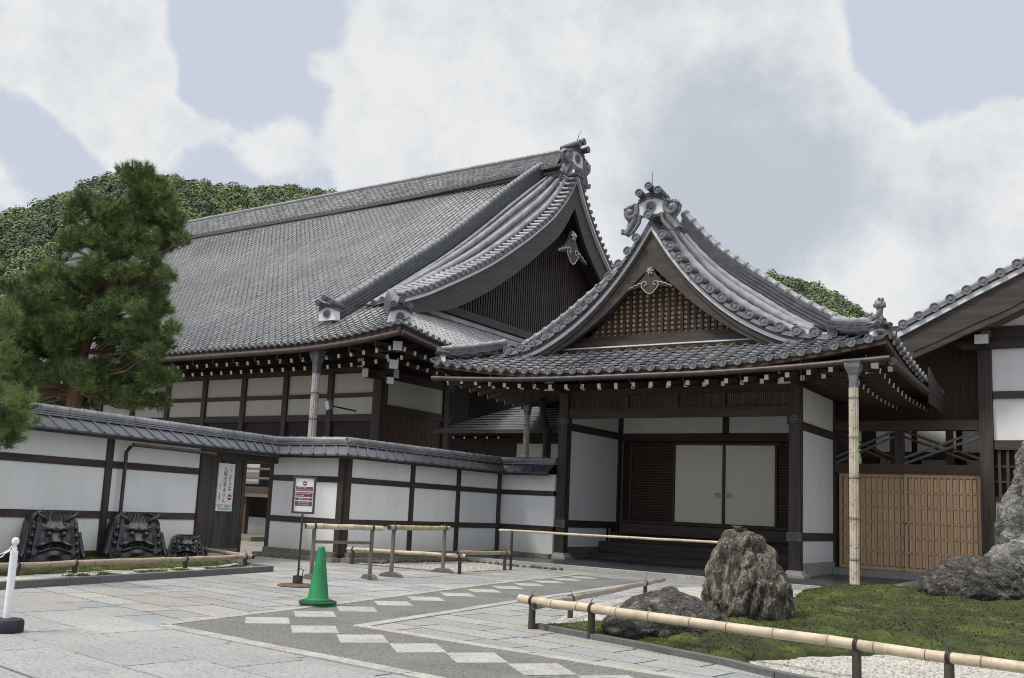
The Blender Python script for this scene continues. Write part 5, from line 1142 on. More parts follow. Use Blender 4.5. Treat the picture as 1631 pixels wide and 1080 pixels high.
# back slope, plain courses (only its edge is ever seen)
m = MB(); ts = np.linspace(0, 14.6, 24); V = [(x, 2*YR-(EY+t), float(zf(t))) for t in ts for x in (-56, -20.9)]; m.add(V, [(i*2, i*2+2, i*2+3, i*2+1) for i in range(23)]); m.build('rear_roof', TILER, mh)
for sg in (1, -1):
    YY = lambda y: y if sg == 1 else 2*YR-y
    n = 60; ys = np.linspace(23.2, 35.05, n); xs_ = np.linspace(XG, -21.1, 8)
    def zz(x, y):
        k = np.clip((XG-.12-x)/1.25, 0, 1); k = k*k*(3-2*k)*.5+.5*k; return float(zv_(y)+(zf(y-EY)-zv_(y))*k)
    m = MB(); V = [(x, YY(y), zz(x, y)+.02) for y in ys for x in xs_]; m.add(V, [(i*8+j, (i+1)*8+j, (i+1)*8+j+1, i*8+j+1) for i in range(n-1) for j in range(7)]); m.build('verge_bed', TILERD, mh, True)
    for x, r_, y0 in ((-20.02, .13, 23.75), (-20.30, .135, 23.6), (-20.58, .125, 23.5), (-20.78, .07, 23.4)):
        pts = []; rs = []; acc = 0; last = None
        for y in np.linspace(y0, 34.9, 130):
            p = Vector((x, YY(y), zz(x, y)+.07)); acc += (p-last).length if last is not None else 0; last = p; ph = (acc/.42) % 1; pts.append(p); rs.append(r_*(1.06 if ph < .2 else .985))
        m = MB(); m.tube(pts, rs, 12); m.build('verge_roll', TILER, mh, True)
    m = MB(); y = 23.75; m2 = MB()
    while y < 35.1:
        sl = float(zv_(y+.05)-zv_(y-.05))/.1; z = float(zv_(y))+.16; m.tube([(XG-.62, YY(y), z+.12), (XG-.25, YY(y), z+.03), (XG+.08, YY(y), z)], [.085, .085, .09], 12); m.disc((XG+.13, YY(y), z), (1, 0, 0), .098, .07, 0, 12)
        y += .335/math.sqrt(1+sl*sl)
    m.build('gable_edge_tiles', TILER if sg == 1 else DISC, mh, True)
    F = lambda a, b, t: (t, YY(a), b); yl = np.linspace(23.3, 35.1, 60)
    m = MB(); m.strip([(y, float(zv_(y))-.02) for y in yl], [(y, float(zv_(y))+.10) for y in yl], F, XG-.3, XG+.09); m.build('verge_underlay', TILERD, mh)
    m = MB(); m.strip([(y, float(zv_(y))-.14) for y in yl], [(y, float(zv_(y))-.022) for y in yl], F, XG-.2, XG+.045); m.build('verge_mortar', MORTAR, mh)
    zlo = lerp([23.5, 25.2, 26.4, 28.45, 30.5, 32.5, 34.2, 35.1], [7.35, 7.75, 8.08, 9.05, 10.28, 11.7, 13.1, 14.3]); yb = np.linspace(24.0, 35.1, 50)
    m = MB(); m.strip([(y, float(zlo(y))) for y in yb], [(y, float(zv_(y))-.142) for y in yb], F, XG-.24, XG-.10); m.build('barge_board', WB['y'], mh)
    m = MB(); V = [(x, YY(y), float(zv_(y))-.06) for y in yl for x in (XG-.05, XG-1.3)]; m.add(V, [(i*2, i*2+2, i*2+3, i*2+1) for i in range(59)]); m.build('verge_soffit', SOFFIT, mh)
# descending ridge and its end tile
dp = [(-21.15, y, float(zf(y-EY))+.02) for y in np.linspace(22.0, 34.6, 50)]
ridge_stack('descending_ridge', dp, (.20, .14), .12, 5, mh, (1, 0, 0), .115)
onigawara(mh, (-21.15, 21.95, 6.98), (0, -1, .0), .95, False, True, 'descending_ridge_end')
hp = [(EX-v, EY+v, float(zf(v))+.37*max(0, 1-v/2.6)**1.4+.1) for v in np.linspace(2.7, .42, 14)]
ridge_stack('corner_ridge', hp, (.24, .17), .075, 5, mh, (.707, .707, 0), .12)
onigawara(mh, (EX-.36, EY+.36, 6.42), (.707, -.707, 0), .88, False, False, 'corner_end_tile')
# great ridge: tall bank of stacked tiles over a row of round tile ends
V = []; 
def S_ridge(X, v, h): return np.stack([X, YR-.55+.45*v/1.0-h, 15.86+.36*np.clip((X+34)/14, 0, 1)**2+v*(1-.4*np.clip((X+34)/14, 0, 1)**2)+0*X], -1)
tile_field('ridge_bank', S_ridge, -56, -20.4, .30, 0, 1.05, .075, lambda X, v: v > -1, TILER, mh, .03, .25, 8)
m = MB(); m.box(-56, -20.4, YR-.10, YR+.40, 16.1, 16.96); m.build('ridge_core', TILERD, mh)
m = MB(); pts = [(-56+i*.075, YR, 17.0) for i in range(int(35.8/.075))]; m.tube(pts, [.11*(1.13 if i % 4 == 0 else .98) for i in range(len(pts))], 10); m.build('ridge_cap', TILER, mh, True)
eave_discs('ridge_disc_tile', [(-48+.30*i, YR-.74, 15.82+.36*max(0, min(1, (-48+.3*i+34)/14))**2) for i in range(92)], (0, -1, 0), .095, mh)
m = MB(); m.beam((-56, YR-.66, 15.72), (-34, YR-.66, 15.72), .2, .1); 
for i in range(14): m.beam((-34+i, YR-.66, 15.72+.36*(i/14)**2), (-33+i, YR-.66, 15.72+.36*((i+1)/14)**2), .2, .1)
m.build('ridge_ledge', TILERD, mh)
rg = onigawara(mh, (XG-.05, YR-.02, 16.22), (1, 0, 0), 1.45, True, True)
m = MB(); m.disc((XG+.16, YR, 15.95), (1, 0, 0), .11, .3, 0, 12); m.build('apex_disc', DISC, mh)
eave_discs('eave_disc_tiles', [S_main(np.array(EX-.285*(i+.15)), np.array(EY-.06), np.array(.05)) for i in range(44)], (0, -1, 0), .075, mh)
eave_discs('eave_disc_tiles', [S_gab(np.array(EY+.285*(i+.86)), np.array(-.06), np.array(.05)) for i in range(24)], (1, 0, 0), .075, mh)
# pent head flashing
m = MB()
for k in range(3): m.beam((EX-3.15-.06*k, 23.9+.0*k, 7.86+.07*k), (EX-3.15-.06*k, 46, 7.86+.07*k), .16, .05)
m.build('pent_flashing', TILER, mh)
# gable boards, base beam, pendants
m = MB(); yb = np.linspace(25.2, YR, 26); poly = [(25.2, 7.9)]+[(y, float(zv_(y))-.2) for y in yb]+[(2*YR-y, float(zv_(y))-.2) for y in yb[::-1]]+[(2*YR-25.2, 7.9)]
m.prism(poly, lambda a, b, t: (t, a, b), XG-1.35, XG-1.25); m.build('gable_wall', BLACKWOOD, mh)
m = MB(); y = 26.4
while y < 44:
    yy_ = min(y, 2*YR-y); z1 = float(zv_(yy_))-.4
    if z1 > 8.7: m.box(XG-1.25, XG-1.20, y-.042, y+.042, 8.62, z1)
    y += .17
m.build('gable_slats', WD['z'], mh)
m = MB(); m.box(XG-1.24, XG-1.08, 25.9, 44.3, 8.30, 8.60); m.build('gable_beam', WB['y'], mh); m = MB(); m.box(XG-1.245, XG-1.15, 25.5, 44.7, 7.95, 8.298); m.build('gable_beam', WD['y'], mh)
gegyo(mh, (XG-.05, YR-.25, 12.2), (0, -1, 0), (1, 0, 0), 1.9)
# under-eaves
us = np.linspace(-56, EX-.08, 60)
m = MB(); m.strip([(x, 5.72+float(lx(x))) for x in us], [(x, 5.93+float(lx(x))) for x in us], lambda a, b, t: (a, t, b), EY+.05, EY+.14)
yy = np.linspace(EY+.14, 46, 40); m.strip([(y, 5.72+float(ly(y))) for y in yy], [(y, 5.93+float(ly(y))) for y in yy], lambda a, b, t: (t, a, b), EX-.14, EX-.05); m.build('fascia', WM['x'], mh)
m = MB(); V = [(min(x, EX-.15-t), EY+.1+t, 5.76+float(lx(x))*(1-t/3.4)+.22*t) for x in us for t in (0, 1, 2, 2.9)]; m.add(V, [(i*4+j, (i+1)*4+j, (i+1)*4+j+1, i*4+j+1) for i in range(59) for j in range(3)])
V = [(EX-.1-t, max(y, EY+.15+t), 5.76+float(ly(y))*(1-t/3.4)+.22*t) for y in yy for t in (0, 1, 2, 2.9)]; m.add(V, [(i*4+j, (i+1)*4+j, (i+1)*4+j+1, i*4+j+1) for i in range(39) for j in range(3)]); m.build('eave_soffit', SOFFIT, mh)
m = MB(); m.tube([(x, EY-.05, 5.72+.82*float(lx(x))) for x in np.linspace(-56, EX+.02, 60)], .085, 10); m.build('gutter', COPPER, mh, True)
m = MB(); m.tube([(EX+.05, y, 5.72+.82*float(ly(y))) for y in np.linspace(EY-.03, 30, 40)], .085, 10); m.build('gutter', COPPER, mh, True)
for row, (dy, z) in enumerate(((.45, 5.52), (1.25, 5.40))):
    for i in range(36):
        x = EX-.75-.49*i-.2*row; rafter(mh, (x, EY+dy, z+.7*float(lx(x))), (x, EY+dy+1.5, z+.7*float(lx(x))+.35), .095, .12, 'mf')
    for i in range(11):
        y = EY+.75+.49*i+.2*row; rafter(mh, (EX-dy, y, z+.7*float(ly(y))), (EX-dy-1.5, y, z+.7*float(ly(y))+.35), .095, .12, 'mg')
for k, (o, z, s) in enumerate(((.55, 5.78, .26), (1.15, 5.36, .26), (1.75, 4.98, .2))):
    m = MB(); m.beam((EX-o, EY+o, z), (EX-2.6, EY+2.6, z+.25), s, s); m.build('hip_rafter', WD['y'], mh); m = MB(); m.beam((EX-o+.014, EY+o-.014, z), (EX-o+.002, EY+o-.002, z), s*1.02, s*1.02); m.build('rafter_end', WHITEPAINT, mh)
WX, WY = -19.75, 23.15
for ax, c0, e, z in (('y', -19.82, 22.2, 5.57), ('y', -19.78, 22.4, 5.28), ('x', 23.0, -19.15, 5.59), ('x', 22.96, -19.0, 5.30)):
    m = MB(); m.box(c0-.12, c0+.12, e, WY, z-.13, z+.13) if ax == 'y' else m.box(WX, e, c0-.12, c0+.12, z-.13, z+.13); m.build('bracket_arm', WD['y'], mh)
    m = MB(); m.box(c0-.122, c0+.122, e-.014, e-.001, z-.132, z+.132) if ax == 'y' else m.box(e+.001, e+.014, c0-.122, c0+.122, z-.132, z+.132); m.build('bracket_end', WHITEPAINT, mh)
for i in range(17): m = MB(); x = EX-.9-.98*i; m.tube([(x, EY-.02, 5.66+.8*float(lx(x))), (x, EY-.02, 5.5+.8*float(lx(x))), (x+.1, EY+.15, 5.38+.8*float(lx(x))), (x+.1, EY+.45, 5.42+.8*float(lx(x)))], .018, 6); m.build('gutter_bracket', BLACKMETAL, mh)
# walls
m = MB(); m.box(-56, WX-.02, WY, WY+.1, .6, 6.6); m.box(WX-.1, WX, WY, 46, 0, 6.8); m.build('wall_core', BLACKWOOD, mh)
posts = [WX-2.07*i for i in range(10)]
for x in posts:
    m = MB(); w = .17 if x == WX else .11; m.box(x-w, x+w, WY-.12 if x != WX else WY-.17, WY-.001 if x != WX else WY+.17, .6, 5.5); m.build('post', WD['z'], mh)
for a, b in zip(posts[1:], posts[:-1]):
    for z0, z1 in ((4.76, 5.40), (4.07, 4.62)):
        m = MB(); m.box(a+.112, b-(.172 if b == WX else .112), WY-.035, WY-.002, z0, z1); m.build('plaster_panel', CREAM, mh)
for z0, z1 in ((5.402, 5.62), (4.622, 4.758), (3.85, 4.068)): m = MB(); m.box(-40, WX-.175, WY-.09, WY-.0, z0, z1); m.build('rail', WD['x'], mh)
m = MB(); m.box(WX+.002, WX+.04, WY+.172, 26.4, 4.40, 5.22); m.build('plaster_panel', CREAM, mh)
m = MB(); m.box(WX+.002, WX+.09, WY+.172, 27, 4.16, 4.398); m.box(WX+.002, WX+.09, WY+.172, 27, 5.222, 5.5); m.build('rail', WD['y'], mh)
m = MB(); m.box(WX+.002, WX+.12, 26.42, 26.7, 0, 5.6); m.build('post', WD['z'], mh)
m = MB()
for i in range(11): m.box(WX+.002, WX+.03, WY+.18+i*.29, WY+.18+i*.29+.275, 0, 4.155)
m.build('board_wall', WM['z'], mh)
# veranda seen through the gateway
m = MB(); m.prism([(22.35, -.02), (22.45, .35), (22.7, .62), (23.1, .62), (23.1, -.02)], lambda a, b, t: (t, a, b), -40, -20.3); m.build('plaster_mound', PLASTER, mh)
m = MB(); m.box(-40, -20.3, 21.7, 23.1, 1.40, 1.62); m.build('veranda_beam', WM['x'], mh); m = MB(); m.box(-40, -20.3, 21.62, 23.1, 1.29, 1.395); m.build('veranda_edge', WG['x'], mh)
m = MB(); 
for z in (1.86, 2.16): m.box(-40, -20.3, 21.75, 21.82, z, z+.07)
m.build('veranda_rail', WG['x'], mh)
for x in (-25.3, -24.0, -27.5): m = MB(); m.box(x-.08, x+.08, 21.75, 21.9, .0, 1.288); m.build('veranda_post', WM['z'], mh)
m = MB(); m.box(-24.35, -23.6, 21.9, 21.95, 1.7, 2.35); m.build('side_screen', CREAM, mh)
m = MB(); m.box(-28, -22, 20.3, 22.3, -.03, .10); m.build('stone_step', BASESTONE, mh)
# floodlight
fl = thing('floodlight', 'small square floodlight on a bracket under the main hall eaves', 'floodlight', (-20.4, 21.5, 4.1)); c = Vector((-20.42, 21.5, 4.17))
m = MB(); m.beam(c+Vector((0, 0, 0)), c+Vector((.03, .08, .02)), .26, .30, 0, (0, .3, 1)); m.build('housing', ZINC, fl); m = MB(); m.beam(c-Vector((.006, .016, .004)), c-Vector((.001, .003, .001)), .22, .26, 0, (0, .3, 1)); m.build('lens', PAPER, fl); m = MB(); m.tube([c+Vector((.03, .08, 0)), c+Vector((.1, 1.2, -.05))], .025, 6); m.build('arm', BLACKMETAL, fl)

# ================================================================== CLAY OGRE FACES
def blobs(bm_fn, P): pass
def oni_face(label, loc, w, h, dp, yaw, small=False, seed=0):
    """relief: one continuous skin over a u,v grid whose depth follows brows, eyes, nose, snarling mouth; plus horns, beads, scroll feet"""
    t = thing('ogre_face_tile', label, 'sculpture', loc, 'clay ogre faces on the moss bed')
    cy, sy = math.cos(yaw), math.sin(yaw)
    out = Vector((cy, sy, 0)); rt = Vector((-sy, cy, 0)); O = Vector(loc)
    def P(u, v, d): return O+rt*(u*w/2)+Vector((0, 0, v*h))+out*(d*dp)-out*(v*.10*h)
    G = lambda u, v, a, b, sa_, sb: math.exp(-((u-a)/sa_)**2-((v-b)/sb)**2)
    def shell(v): return (.80+.26*(1-v)**1.2) if v < .72 else (.80+.26*(.28)**1.2)*math.sqrt(max(0, 1-((v-.72)/.30)**2))**.8
    def depth(u, v):
        a = abs(u); d = .50+.22*math.cos(min(1, a)*1.5)
        d += .20*G(a, v, .0, .44, .15, .09)+.10*G(a, v, .15, .42, .08, .06)          # nose and nostrils
        d += .17*G(a, v, .26, .66, .24, .065)+.09*G(a, v, .1, .62, .1, .05)         # brow ridge
        d -= .12*G(a, v, .24, .575, .12, .03); d += .14*G(a, v, .25, .545, .085, .045)   # eye socket, eyeball
        d += .12*G(a, v, .48, .42, .12, .12)                                          # cheeks
        mv = .285+.05*math.cos(a*4.5); d += .13*G(u, v, u, mv+.065, 1, .026)*(a < .62); d -= .13*G(u, v, u, mv, 1, .026)*(a < .55); d += .12*G(u, v, u, mv-.075, 1, .03)*(a < .55)
        d += .06*math.cos(a*9)*G(u, v, u, .13, 1, .06)+.10*G(a, v, 0, .12, .3, .08)
        if v > .72: d += .05*math.sin(u*34+seed)*min(1, (v-.72)*9); d -= .28*(v-.72)/.28
        if a > .72: d += .10*G(a, v, .92, v, .06, 1)-.16*G(a, v, .76, v, .07, 1)
        return d
    NU, NV = 56, 60; V = []; 
    for j in range(NV+1):
        v = j/NV; s = shell(min(v, .999))
        for i in range(NU+1):
            u = -1+2*i/NU; e = 1-abs(u)**10; V.append(P(u*s, v, depth(u, v)*(.35+.65*e)))
    b0 = len(V)
    for j in range(NV+1):
        v = j/NV; s = shell(min(v, .999))
        for i in range(NU+1): u = -1+2*i/NU; V.append(P(u*s*1.02, v*.99, -.45+.0*u))
    N1 = NU+1; F = [(j*N1+i, j*N1+i+1, (j+1)*N1+i+1, (j+1)*N1+i) for j in range(NV) for i in range(NU)]
    F += [(b0+j*N1+i, b0+(j+1)*N1+i, b0+(j+1)*N1+i+1, b0+j*N1+i+1) for j in range(NV) for i in range(NU)]
    for j in range(NV): F += [(j*N1, (j+1)*N1, b0+(j+1)*N1, b0+j*N1), (j*N1+NU, b0+j*N1+NU, b0+(j+1)*N1+NU, (j+1)*N1+NU)]
    F += [(NV*N1+i, NV*N1+i+1, b0+NV*N1+i+1, b0+NV*N1+i) for i in range(NU)]
    m = MB(); m.add(V, F); m.build('face', NICHE, t, True)
    for sg in (-1, 1):
        m = MB(); m.tube([P(sg*.30, .80, .50), P(sg*.42, .86, .72), P(sg*.58, .92, .82), P(sg*.70, 1.0, .72)], [.045*w, .040*w, .026*w, .010*w], 10); m.build('horn', NICHE, t, True)
        m = MB(); 
        for k in range(4): rocklump(m, P(sg*(.70+.03*(3-k)), .16+.17*k, .50), .05*w, .05*w, .05*w, k, 2, .05)
        m.build('curls', NICHE, t, True)
        m = MB(); m.tube([P(sg*.86, .58, .40), P(sg*.93, .34, .44), P(sg*.99, .15, .48), P(sg*1.05, .07, .54), P(sg*1.09, .11, .52)], [.035*w, .04*w, .045*w, .045*w, .03*w], 9); m.build('scroll_foot', NICHE, t, True)
        m = MB(); rocklump(m, P(sg*.24, .545, .80), .055*w, .055*w, .05*w, 1, 2, .02); m.build('eyeball', NICHE, t, True)
        m = MB()
        for k in range(2): m.tube([P(sg*(.18+.22*k), .315-.01*k, .66), P(sg*(.185+.22*k), .255, .70)], [.018*w, .005*w], 6)
        m.build('fang', NICHE, t)
    return t
oni_face('left large ogre face tile, broad and closed mouthed, behind the white stanchion', (-14.95, 9.42, .10), .96, .80, .34, rad(-14), False, 0)
oni_face('middle large ogre face tile with a short clay roll at its foot', (-15.10, 11.15, .10), 1.02, .80, .34, rad(-20), False, 2)
oni_face('small ogre face tile close to the dark plank gate', (-14.75, 12.02, .08), .62, .46, .34, rad(-32), True, 4)
t = thing('clay_roll', 'short round clay roll lying at the foot of the middle ogre face', 'roof tile', (-14.85, 10.62, .12)); m = MB(); m.tube([(-15.0, 10.62, .21), (-14.72, 10.50, .19)], [.05, .09], 14); m.disc((-14.68, 10.485, .19), (.92, -.39, 0), .10, .05, 0, 14); m.build('roll', NICHE, t, True)

# ================================================================== ROCKS
def rock(label, c, prof, seed, mat, n=6, ribs=0, rough=.22):
    """prof rows: (height, left extent, right extent, half depth) as seen from the path; noise breaks the skin"""
    T = np.array(prof, float); H = T[-1, 0]; bm = bmesh.new(); bmesh.ops.create_icosphere(bm, subdivisions=n, radius=1); off = Vector((seed*7.3, seed*2.1, seed*4.7)); ry = math.atan2(.556, .83); cy_, sy_ = math.cos(ry), math.sin(ry)
    for v in bm.verts:
        p = v.co.copy(); z = ((p.z+1)/2)*H; rr_ = math.hypot(p.x, p.y); a = math.atan2(p.y, p.x); edge = min(1, rr_)**.42
        l, r_, d = (float(np.interp(z, T[:, 0], T[:, k])) for k in (1, 2, 3)); ca_, sa_ = math.cos(a), math.sin(a)
        bx = math.copysign(abs(ca_)**.8, ca_); by = math.copysign(abs(sa_)**.8, sa_)
        x = (l+r_)/2+bx*(r_-l)/2*edge; y = by*d*edge; q = Vector((x, y, z)); e = Vector((bx, by*.8, .35*p.z)).normalized()
        nn = mnoise.noise(q*2.3+off)*.50+mnoise.noise(q*5.1+off)*.32+mnoise.noise(q*12+off)*.20+mnoise.noise(q*27+off)*.10
        cell = abs(mnoise.noise(q*3.7-off)); nn += .35*(min(cell, .22)/.22-.7)
        if ribs:
            w = mnoise.noise(Vector((q.x*1.6, q.y*1.6, q.z*.7))+off)*.5; g = abs(mnoise.noise(Vector(((x-.22*z)*ribs+w, y*ribs, z*.9))+off)); nn += .85*(min(g, .30)/.30-.6); g2 = abs(mnoise.noise(Vector(((x-.22*z)*ribs*2.3+w, y*ribs*2, z*1.7))-off)); nn += .30*(min(g2, .3)/.3-.6)
        q += e*rough*nn*.32*max(.35, min(1, H)); q.z += .03*mnoise.noise(q*6+off)
        v.co = Vector((c[0]+q.x*cy_-q.y*sy_, c[1]+q.x*sy_+q.y*cy_, c[2]+q.z))
    me = bpy.data.meshes.new('rock'); bm.to_mesh(me); bm.free(); me.materials.append(mat); me.polygons.foreach_set('use_smooth', [True]*len(me.polygons))
    o = bpy.data.objects.new('garden_rock', me); COL.objects.link(o); me.update(); tag(o, label, 'rock', 'garden rocks'); return o
rock('tall upright tan rock with vertical ribs, in the middle of the garden bed', (-3.86, 11.55, .0), [(0, -.60, .55, .46), (.35, -.56, .44, .42), (.64, -.51, .34, .36), (.9, -.43, .27, .30), (1.08, -.40, .20, .25), (1.17, -.36, .03, .18), (1.25, -.27, -.18, .09)], 3, ROCKA, 6, 5.5, .30)
rock('low dark flat rock lying at the foot of the tall ribbed rock', (-4.0, 9.95, -.03), [(0, -1.0, .70, .5), (.15, -.98, .62, .48), (.3, -.80, .36, .42), (.45, -.64, .16, .34), (.54, -.46, .02, .22), (.58, -.32, -.16, .1)], 5, ROCKB, 6, 0, .46)
rock('rounded dark boulder with pale lichen on the moss before the cedar gate', (-2.22, 17.45, .05), [(0, -.84, .82, .6), (.3, -.86, .80, .6), (.6, -.70, .66, .5), (.78, -.47, .38, .35), (.87, -.12, .1, .12)], 8, ROCKB, 6, 0, .34)
rock('grey cracked boulder between the dark boulder and the tall grey rock', (-1.50, 18.9, .0), [(0, -.7, .6, .5), (.9, -.78, .6, .45), (1.09, -.60, .6, .4), (1.2, -.4, .5, .3), (1.28, -.15, .3, .15)], 12, ROCKC, 6, 0, .40)
rock('tallest grey rock cut by the right edge of the picture', (-1.05, 20.3, .0), [(0, -1.28, 1, .6), (1.2, -1.18, .9, .5), (1.64, -1.12, .8, .45), (2.35, -.93, .5, .4), (3.0, -.70, .1, .3), (3.4, -.45, -.2, .12)], 15, ROCKC, 6, 3.0, .40)

# ================================================================== PINES
def needles(pads, name, parent, seed, nl=.15, wid=.0045, dens=60, per=38):
    """needle tufts over the upper side of each pad: (centre, radius, flatten)"""
    r = np.random.default_rng(seed); C0 = []; D0 = []; S0 = []; K0 = []
    for c, rd, fl in pads:
        n = int(dens*(rd/.35)**2)+6; u = r.normal(0, 1, (n, 3)); u /= np.linalg.norm(u, axis=1, keepdims=True); rr_ = r.uniform(.25, 1, n)**.5
        p = np.array(c)+u*rr_[:, None]*np.array([rd, rd, rd*fl]); d = u*.8+np.array([0, 0, .75])+r.normal(0, .3, (n, 3)); d /= np.linalg.norm(d, axis=1, keepdims=True)
        C0.append(p); D0.append(d); S0.append(r.uniform(.75, 1.25, n)); K0.append(r.normal(0, .22, n)+r.normal(0, .16))
    C0 = np.concatenate(C0); D0 = np.concatenate(D0); S0 = np.concatenate(S0); K0 = np.concatenate(K0); n = len(C0)
    ax = D0[:, None, :]; v = r.normal(0, 1, (n, per, 3)); dirs = ax*r.uniform(.35, 1.2, (n, per, 1))+v*.55; dirs /= np.linalg.norm(dirs, axis=-1, keepdims=True)
    L = nl*S0[:, None, None]*r.uniform(.7, 1.15, (n, per, 1)); base = C0[:, None, :]+ax*r.uniform(-.4, .4, (n, per, 1))*nl; sd_ = np.cross(dirs, r.normal(0, 1, (n, per, 3))); sd_ /= np.linalg.norm(sd_, axis=-1, keepdims=True)
    V = np.stack([base-sd_*wid, base+sd_*wid, base+dirs*L+sd_*wid*.25], 2).reshape(-1, 3); F = np.arange(len(V)).reshape(-1, 3)
    k = np.clip(.5+K0[:, None]+r.normal(0, .12, (n, per)), 0, 1.1).reshape(-1, 1); c = np.array([.045, .085, .032])*(1-k)+np.array([.22, .29, .09])*k
    return npmesh(name, V, F, NEEDLE, parent, False, None, c)
def limb(m, a, b, r0_, r1_, seed, bend=.12):
    a, b = Vector(a), Vector(b); rn = random.Random(seed); pts = [a.lerp(b, t)+Vector((rn.uniform(-1, 1), rn.uniform(-1, 1), rn.uniform(-.6, .8)))*bend*(b-a).length*.35*math.sin(math.pi*t)+Vector((0, 0, -.10*(b-a).length*math.sin(math.pi*t))) for t in np.linspace(0, 1, 7)]
    m.tube(pts, [r0_+(r1_-r0_)*t for t in np.linspace(0, 1, 7)], 7); return pts
PN = Vector((.83, .556, 0)); PF = Vector((-.84, .543, 0)); PB = Vector((-18.85, 12.2, 0))
def pz(px, py, dep=0):   # a point of the crown, sideways and up from the trunk, dep metres further back
    return PB+PN*((px-298)*.00575)+PF*dep+Vector((0, 0, 3.12+(948-py)*.0059))
pads2 = [(430, 92, 48), (490, 112, 45), (535, 170, 44), (440, 165, 45), (225, 195, 38), (300, 220, 48), (380, 225, 50), (480, 235, 52), (575, 255, 46), (590, 305, 32), (190, 245, 30), (250, 318, 50), (195, 355, 42), (330, 325, 50), (440, 335, 50), (530, 335, 42), (380, 405, 42), (480, 405, 42), (550, 435, 42), (565, 490, 34), (270, 425, 42), (165, 455, 50), (100, 465, 34), (240, 485, 44), (100, 535, 50), (30, 525, 42), (60, 605, 50), (150, 565, 50), (300, 505, 34), (430, 520, 32), (520, 520, 42), (540, 590, 42), (470, 615, 34), (400, 585, 40), (320, 560, 38), (240, 605, 42), (180, 645, 52), (90, 665, 52), (20, 685, 52), (560, 690, 48), (605, 680, 32), (500, 705, 42), (430, 690, 34), (380, 745, 26), (200, 745, 52), (100, 765, 52), (30, 765, 52), (350, 825, 50), (450, 835, 50), (550, 845, 50), (620, 840, 34), (300, 885, 34), (400, 905, 50), (500, 925, 50), (590, 930, 42), (330, 940, 36), (150, 865, 52), (60, 835, 52), (100, 925, 44), (220, 930, 44), (-40, 560, 60), (-50, 700, 60), (-60, 820, 60), (-20, 900, 50)]
pads2 += [(400, 78, 26), (440, 66, 22), (330, 270, 45), (390, 290, 45), (430, 260, 45), (330, 400, 45), (300, 450, 45), (410, 460, 45), (350, 620, 45), (300, 660, 45), (380, 670, 40), (250, 690, 45), (240, 820, 45), (280, 850, 45), (200, 560, 45), (130, 600, 45), (140, 720, 45), (60, 720, 50), (0, 620, 50), (10, 820, 50), (500, 470, 40), (460, 560, 40), (520, 640, 40), (470, 760, 36), (540, 770, 40)]
pt = thing('pine_tree', 'large dark green pine rising behind the left garden wall', 'pine tree', tuple(PB))
rp = random.Random(21); PADS = []
for i in range(len(pads2)):
    for j in range(i):
        a_, b_ = pads2[i], pads2[j]
        if math.hypot(a_[0]-b_[0], a_[1]-b_[1]) < 100 and rp.random() < .34: pads2.append(((a_[0]+b_[0])/2, (a_[1]+b_[1])/2+rp.uniform(-8, 14), min(a_[2], b_[2])*.85))
for x, y, s in pads2:
    dep = rp.uniform(-1, 1)*(.9 if y > 400 else .55); PADS.append((tuple(pz(x, y, dep)), s*.0065, .72))
    if rp.random() < .55: PADS.append((tuple(pz(x+rp.uniform(-40, 40), y+rp.uniform(-15, 35), -dep)), s*.0056, .72))
TR = [tuple(PB+Vector((.0, 0, -.1))), tuple(pz(275, 900)), tuple(pz(285, 760)), tuple(pz(300, 690)), tuple(pz(345, 560)), tuple(pz(360, 500)), tuple(pz(385, 420)), tuple(pz(400, 330)), tuple(pz(430, 220)), tuple(pz(440, 110))]
m = MB(); m.tube(TR, [.19, .16, .145, .135, .115, .10, .085, .065, .045, .02], 10); trunk = m.build('trunk', BARK, pt, True)
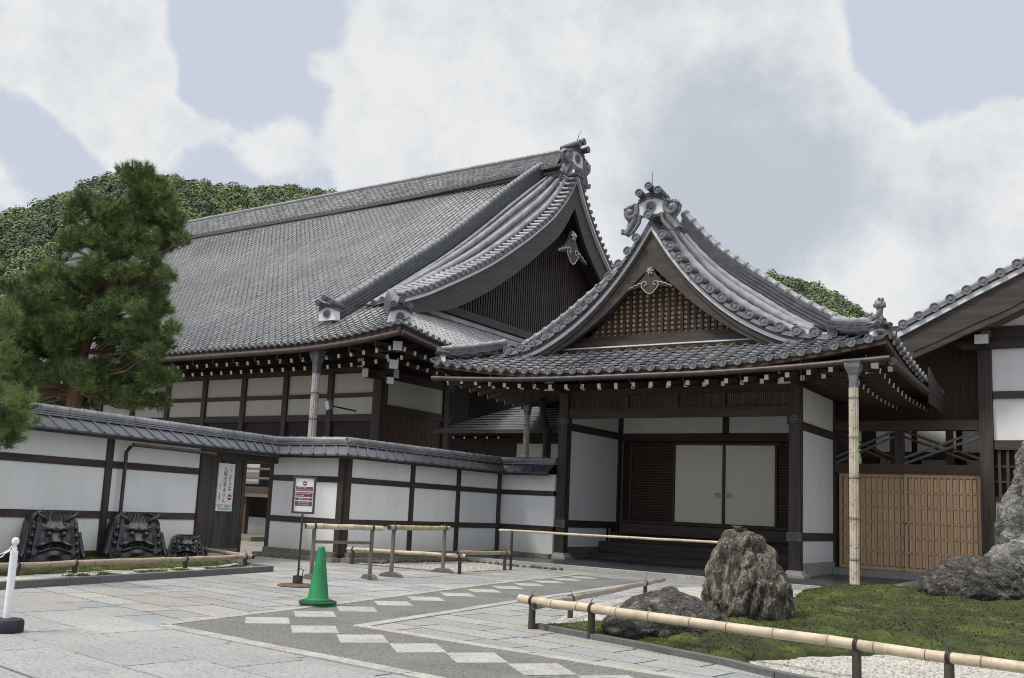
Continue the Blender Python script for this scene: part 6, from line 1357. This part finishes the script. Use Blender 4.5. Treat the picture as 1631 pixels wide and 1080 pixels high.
m = MB(); TV = [Vector(p) for p in TR]
for i, (c, rd, fl) in enumerate(PADS):
    c = Vector(c); cand = [TV[j].lerp(TV[j+1], f) for j in range(1, len(TV)-1) for f in (0, .5)]; a = min(cand, key=lambda p: (p-c).length+abs((p.z+.45)-c.z)*.9); limb(m, a, c-Vector((0, 0, rd*.25)), .012+.016*(a-c).length**.5, .010, i)
    for k in range(3): e = c+Vector((rp.uniform(-1, 1), rp.uniform(-1, 1), rp.uniform(-.2, .4)))*rd*.8; limb(m, c-Vector((0, 0, rd*.25)), e, .010, .004, i*7+k)
m.build('branches', BARK, trunk, True)
needles(PADS, 'crown', pt, 31, .16, .0056, 80, 34)
# second pine, most of it outside the picture
PB2 = Vector((-11.9, 5.0, 0)); pt2 = thing('pine_tree', 'nearer pine branch with fluffy green needles reaching in at the left edge', 'pine tree', tuple(PB2))
PADS2 = []
def at2(px, py, dpt):    # world point on a view ray from the path, dpt metres out
    x = (px-774.588)/1529.61; y = (py-589.896)/1529.61; d = Fv+Rv*x-Uv*y; return Vector((0, 0, 1.3))+d*dpt
for px, py, r_ in ((34, 638, 24), (10, 660, 28), (20, 690, 22), (-8, 625, 24), (40, 672, 20), (-25, 690, 30), (-20, 660, 35), (6, 700, 18), (8, 500, 22), (-12, 520, 30), (-30, 560, 45), (-40, 620, 45)):
    PADS2.append((tuple(at2(px, py, 13.2+rp.uniform(-.5, .5))), r_*.0088*1.0, .7))
base2 = at2(-150, 700, 13.2); base2.z = 0; m = MB(); T2 = [base2, at2(-140, 700, 13.2), at2(-120, 600, 13.2), at2(-120, 500, 13.3), at2(-130, 380, 13.4)]; m.tube(T2, [.17, .15, .13, .10, .05], 9); pt2.location = base2
tr2 = m.build('trunk', BARK, pt2, True)
m = MB()
for i, (c, rd, fl) in enumerate(PADS2): limb(m, T2[2] if c[2] < 3.5 else T2[3], Vector(c), .03, .008, i)
m.build('branches', BARK, tr2, True); needles(PADS2, 'crown', pt2, 37, .13, .0036, 90, 44)
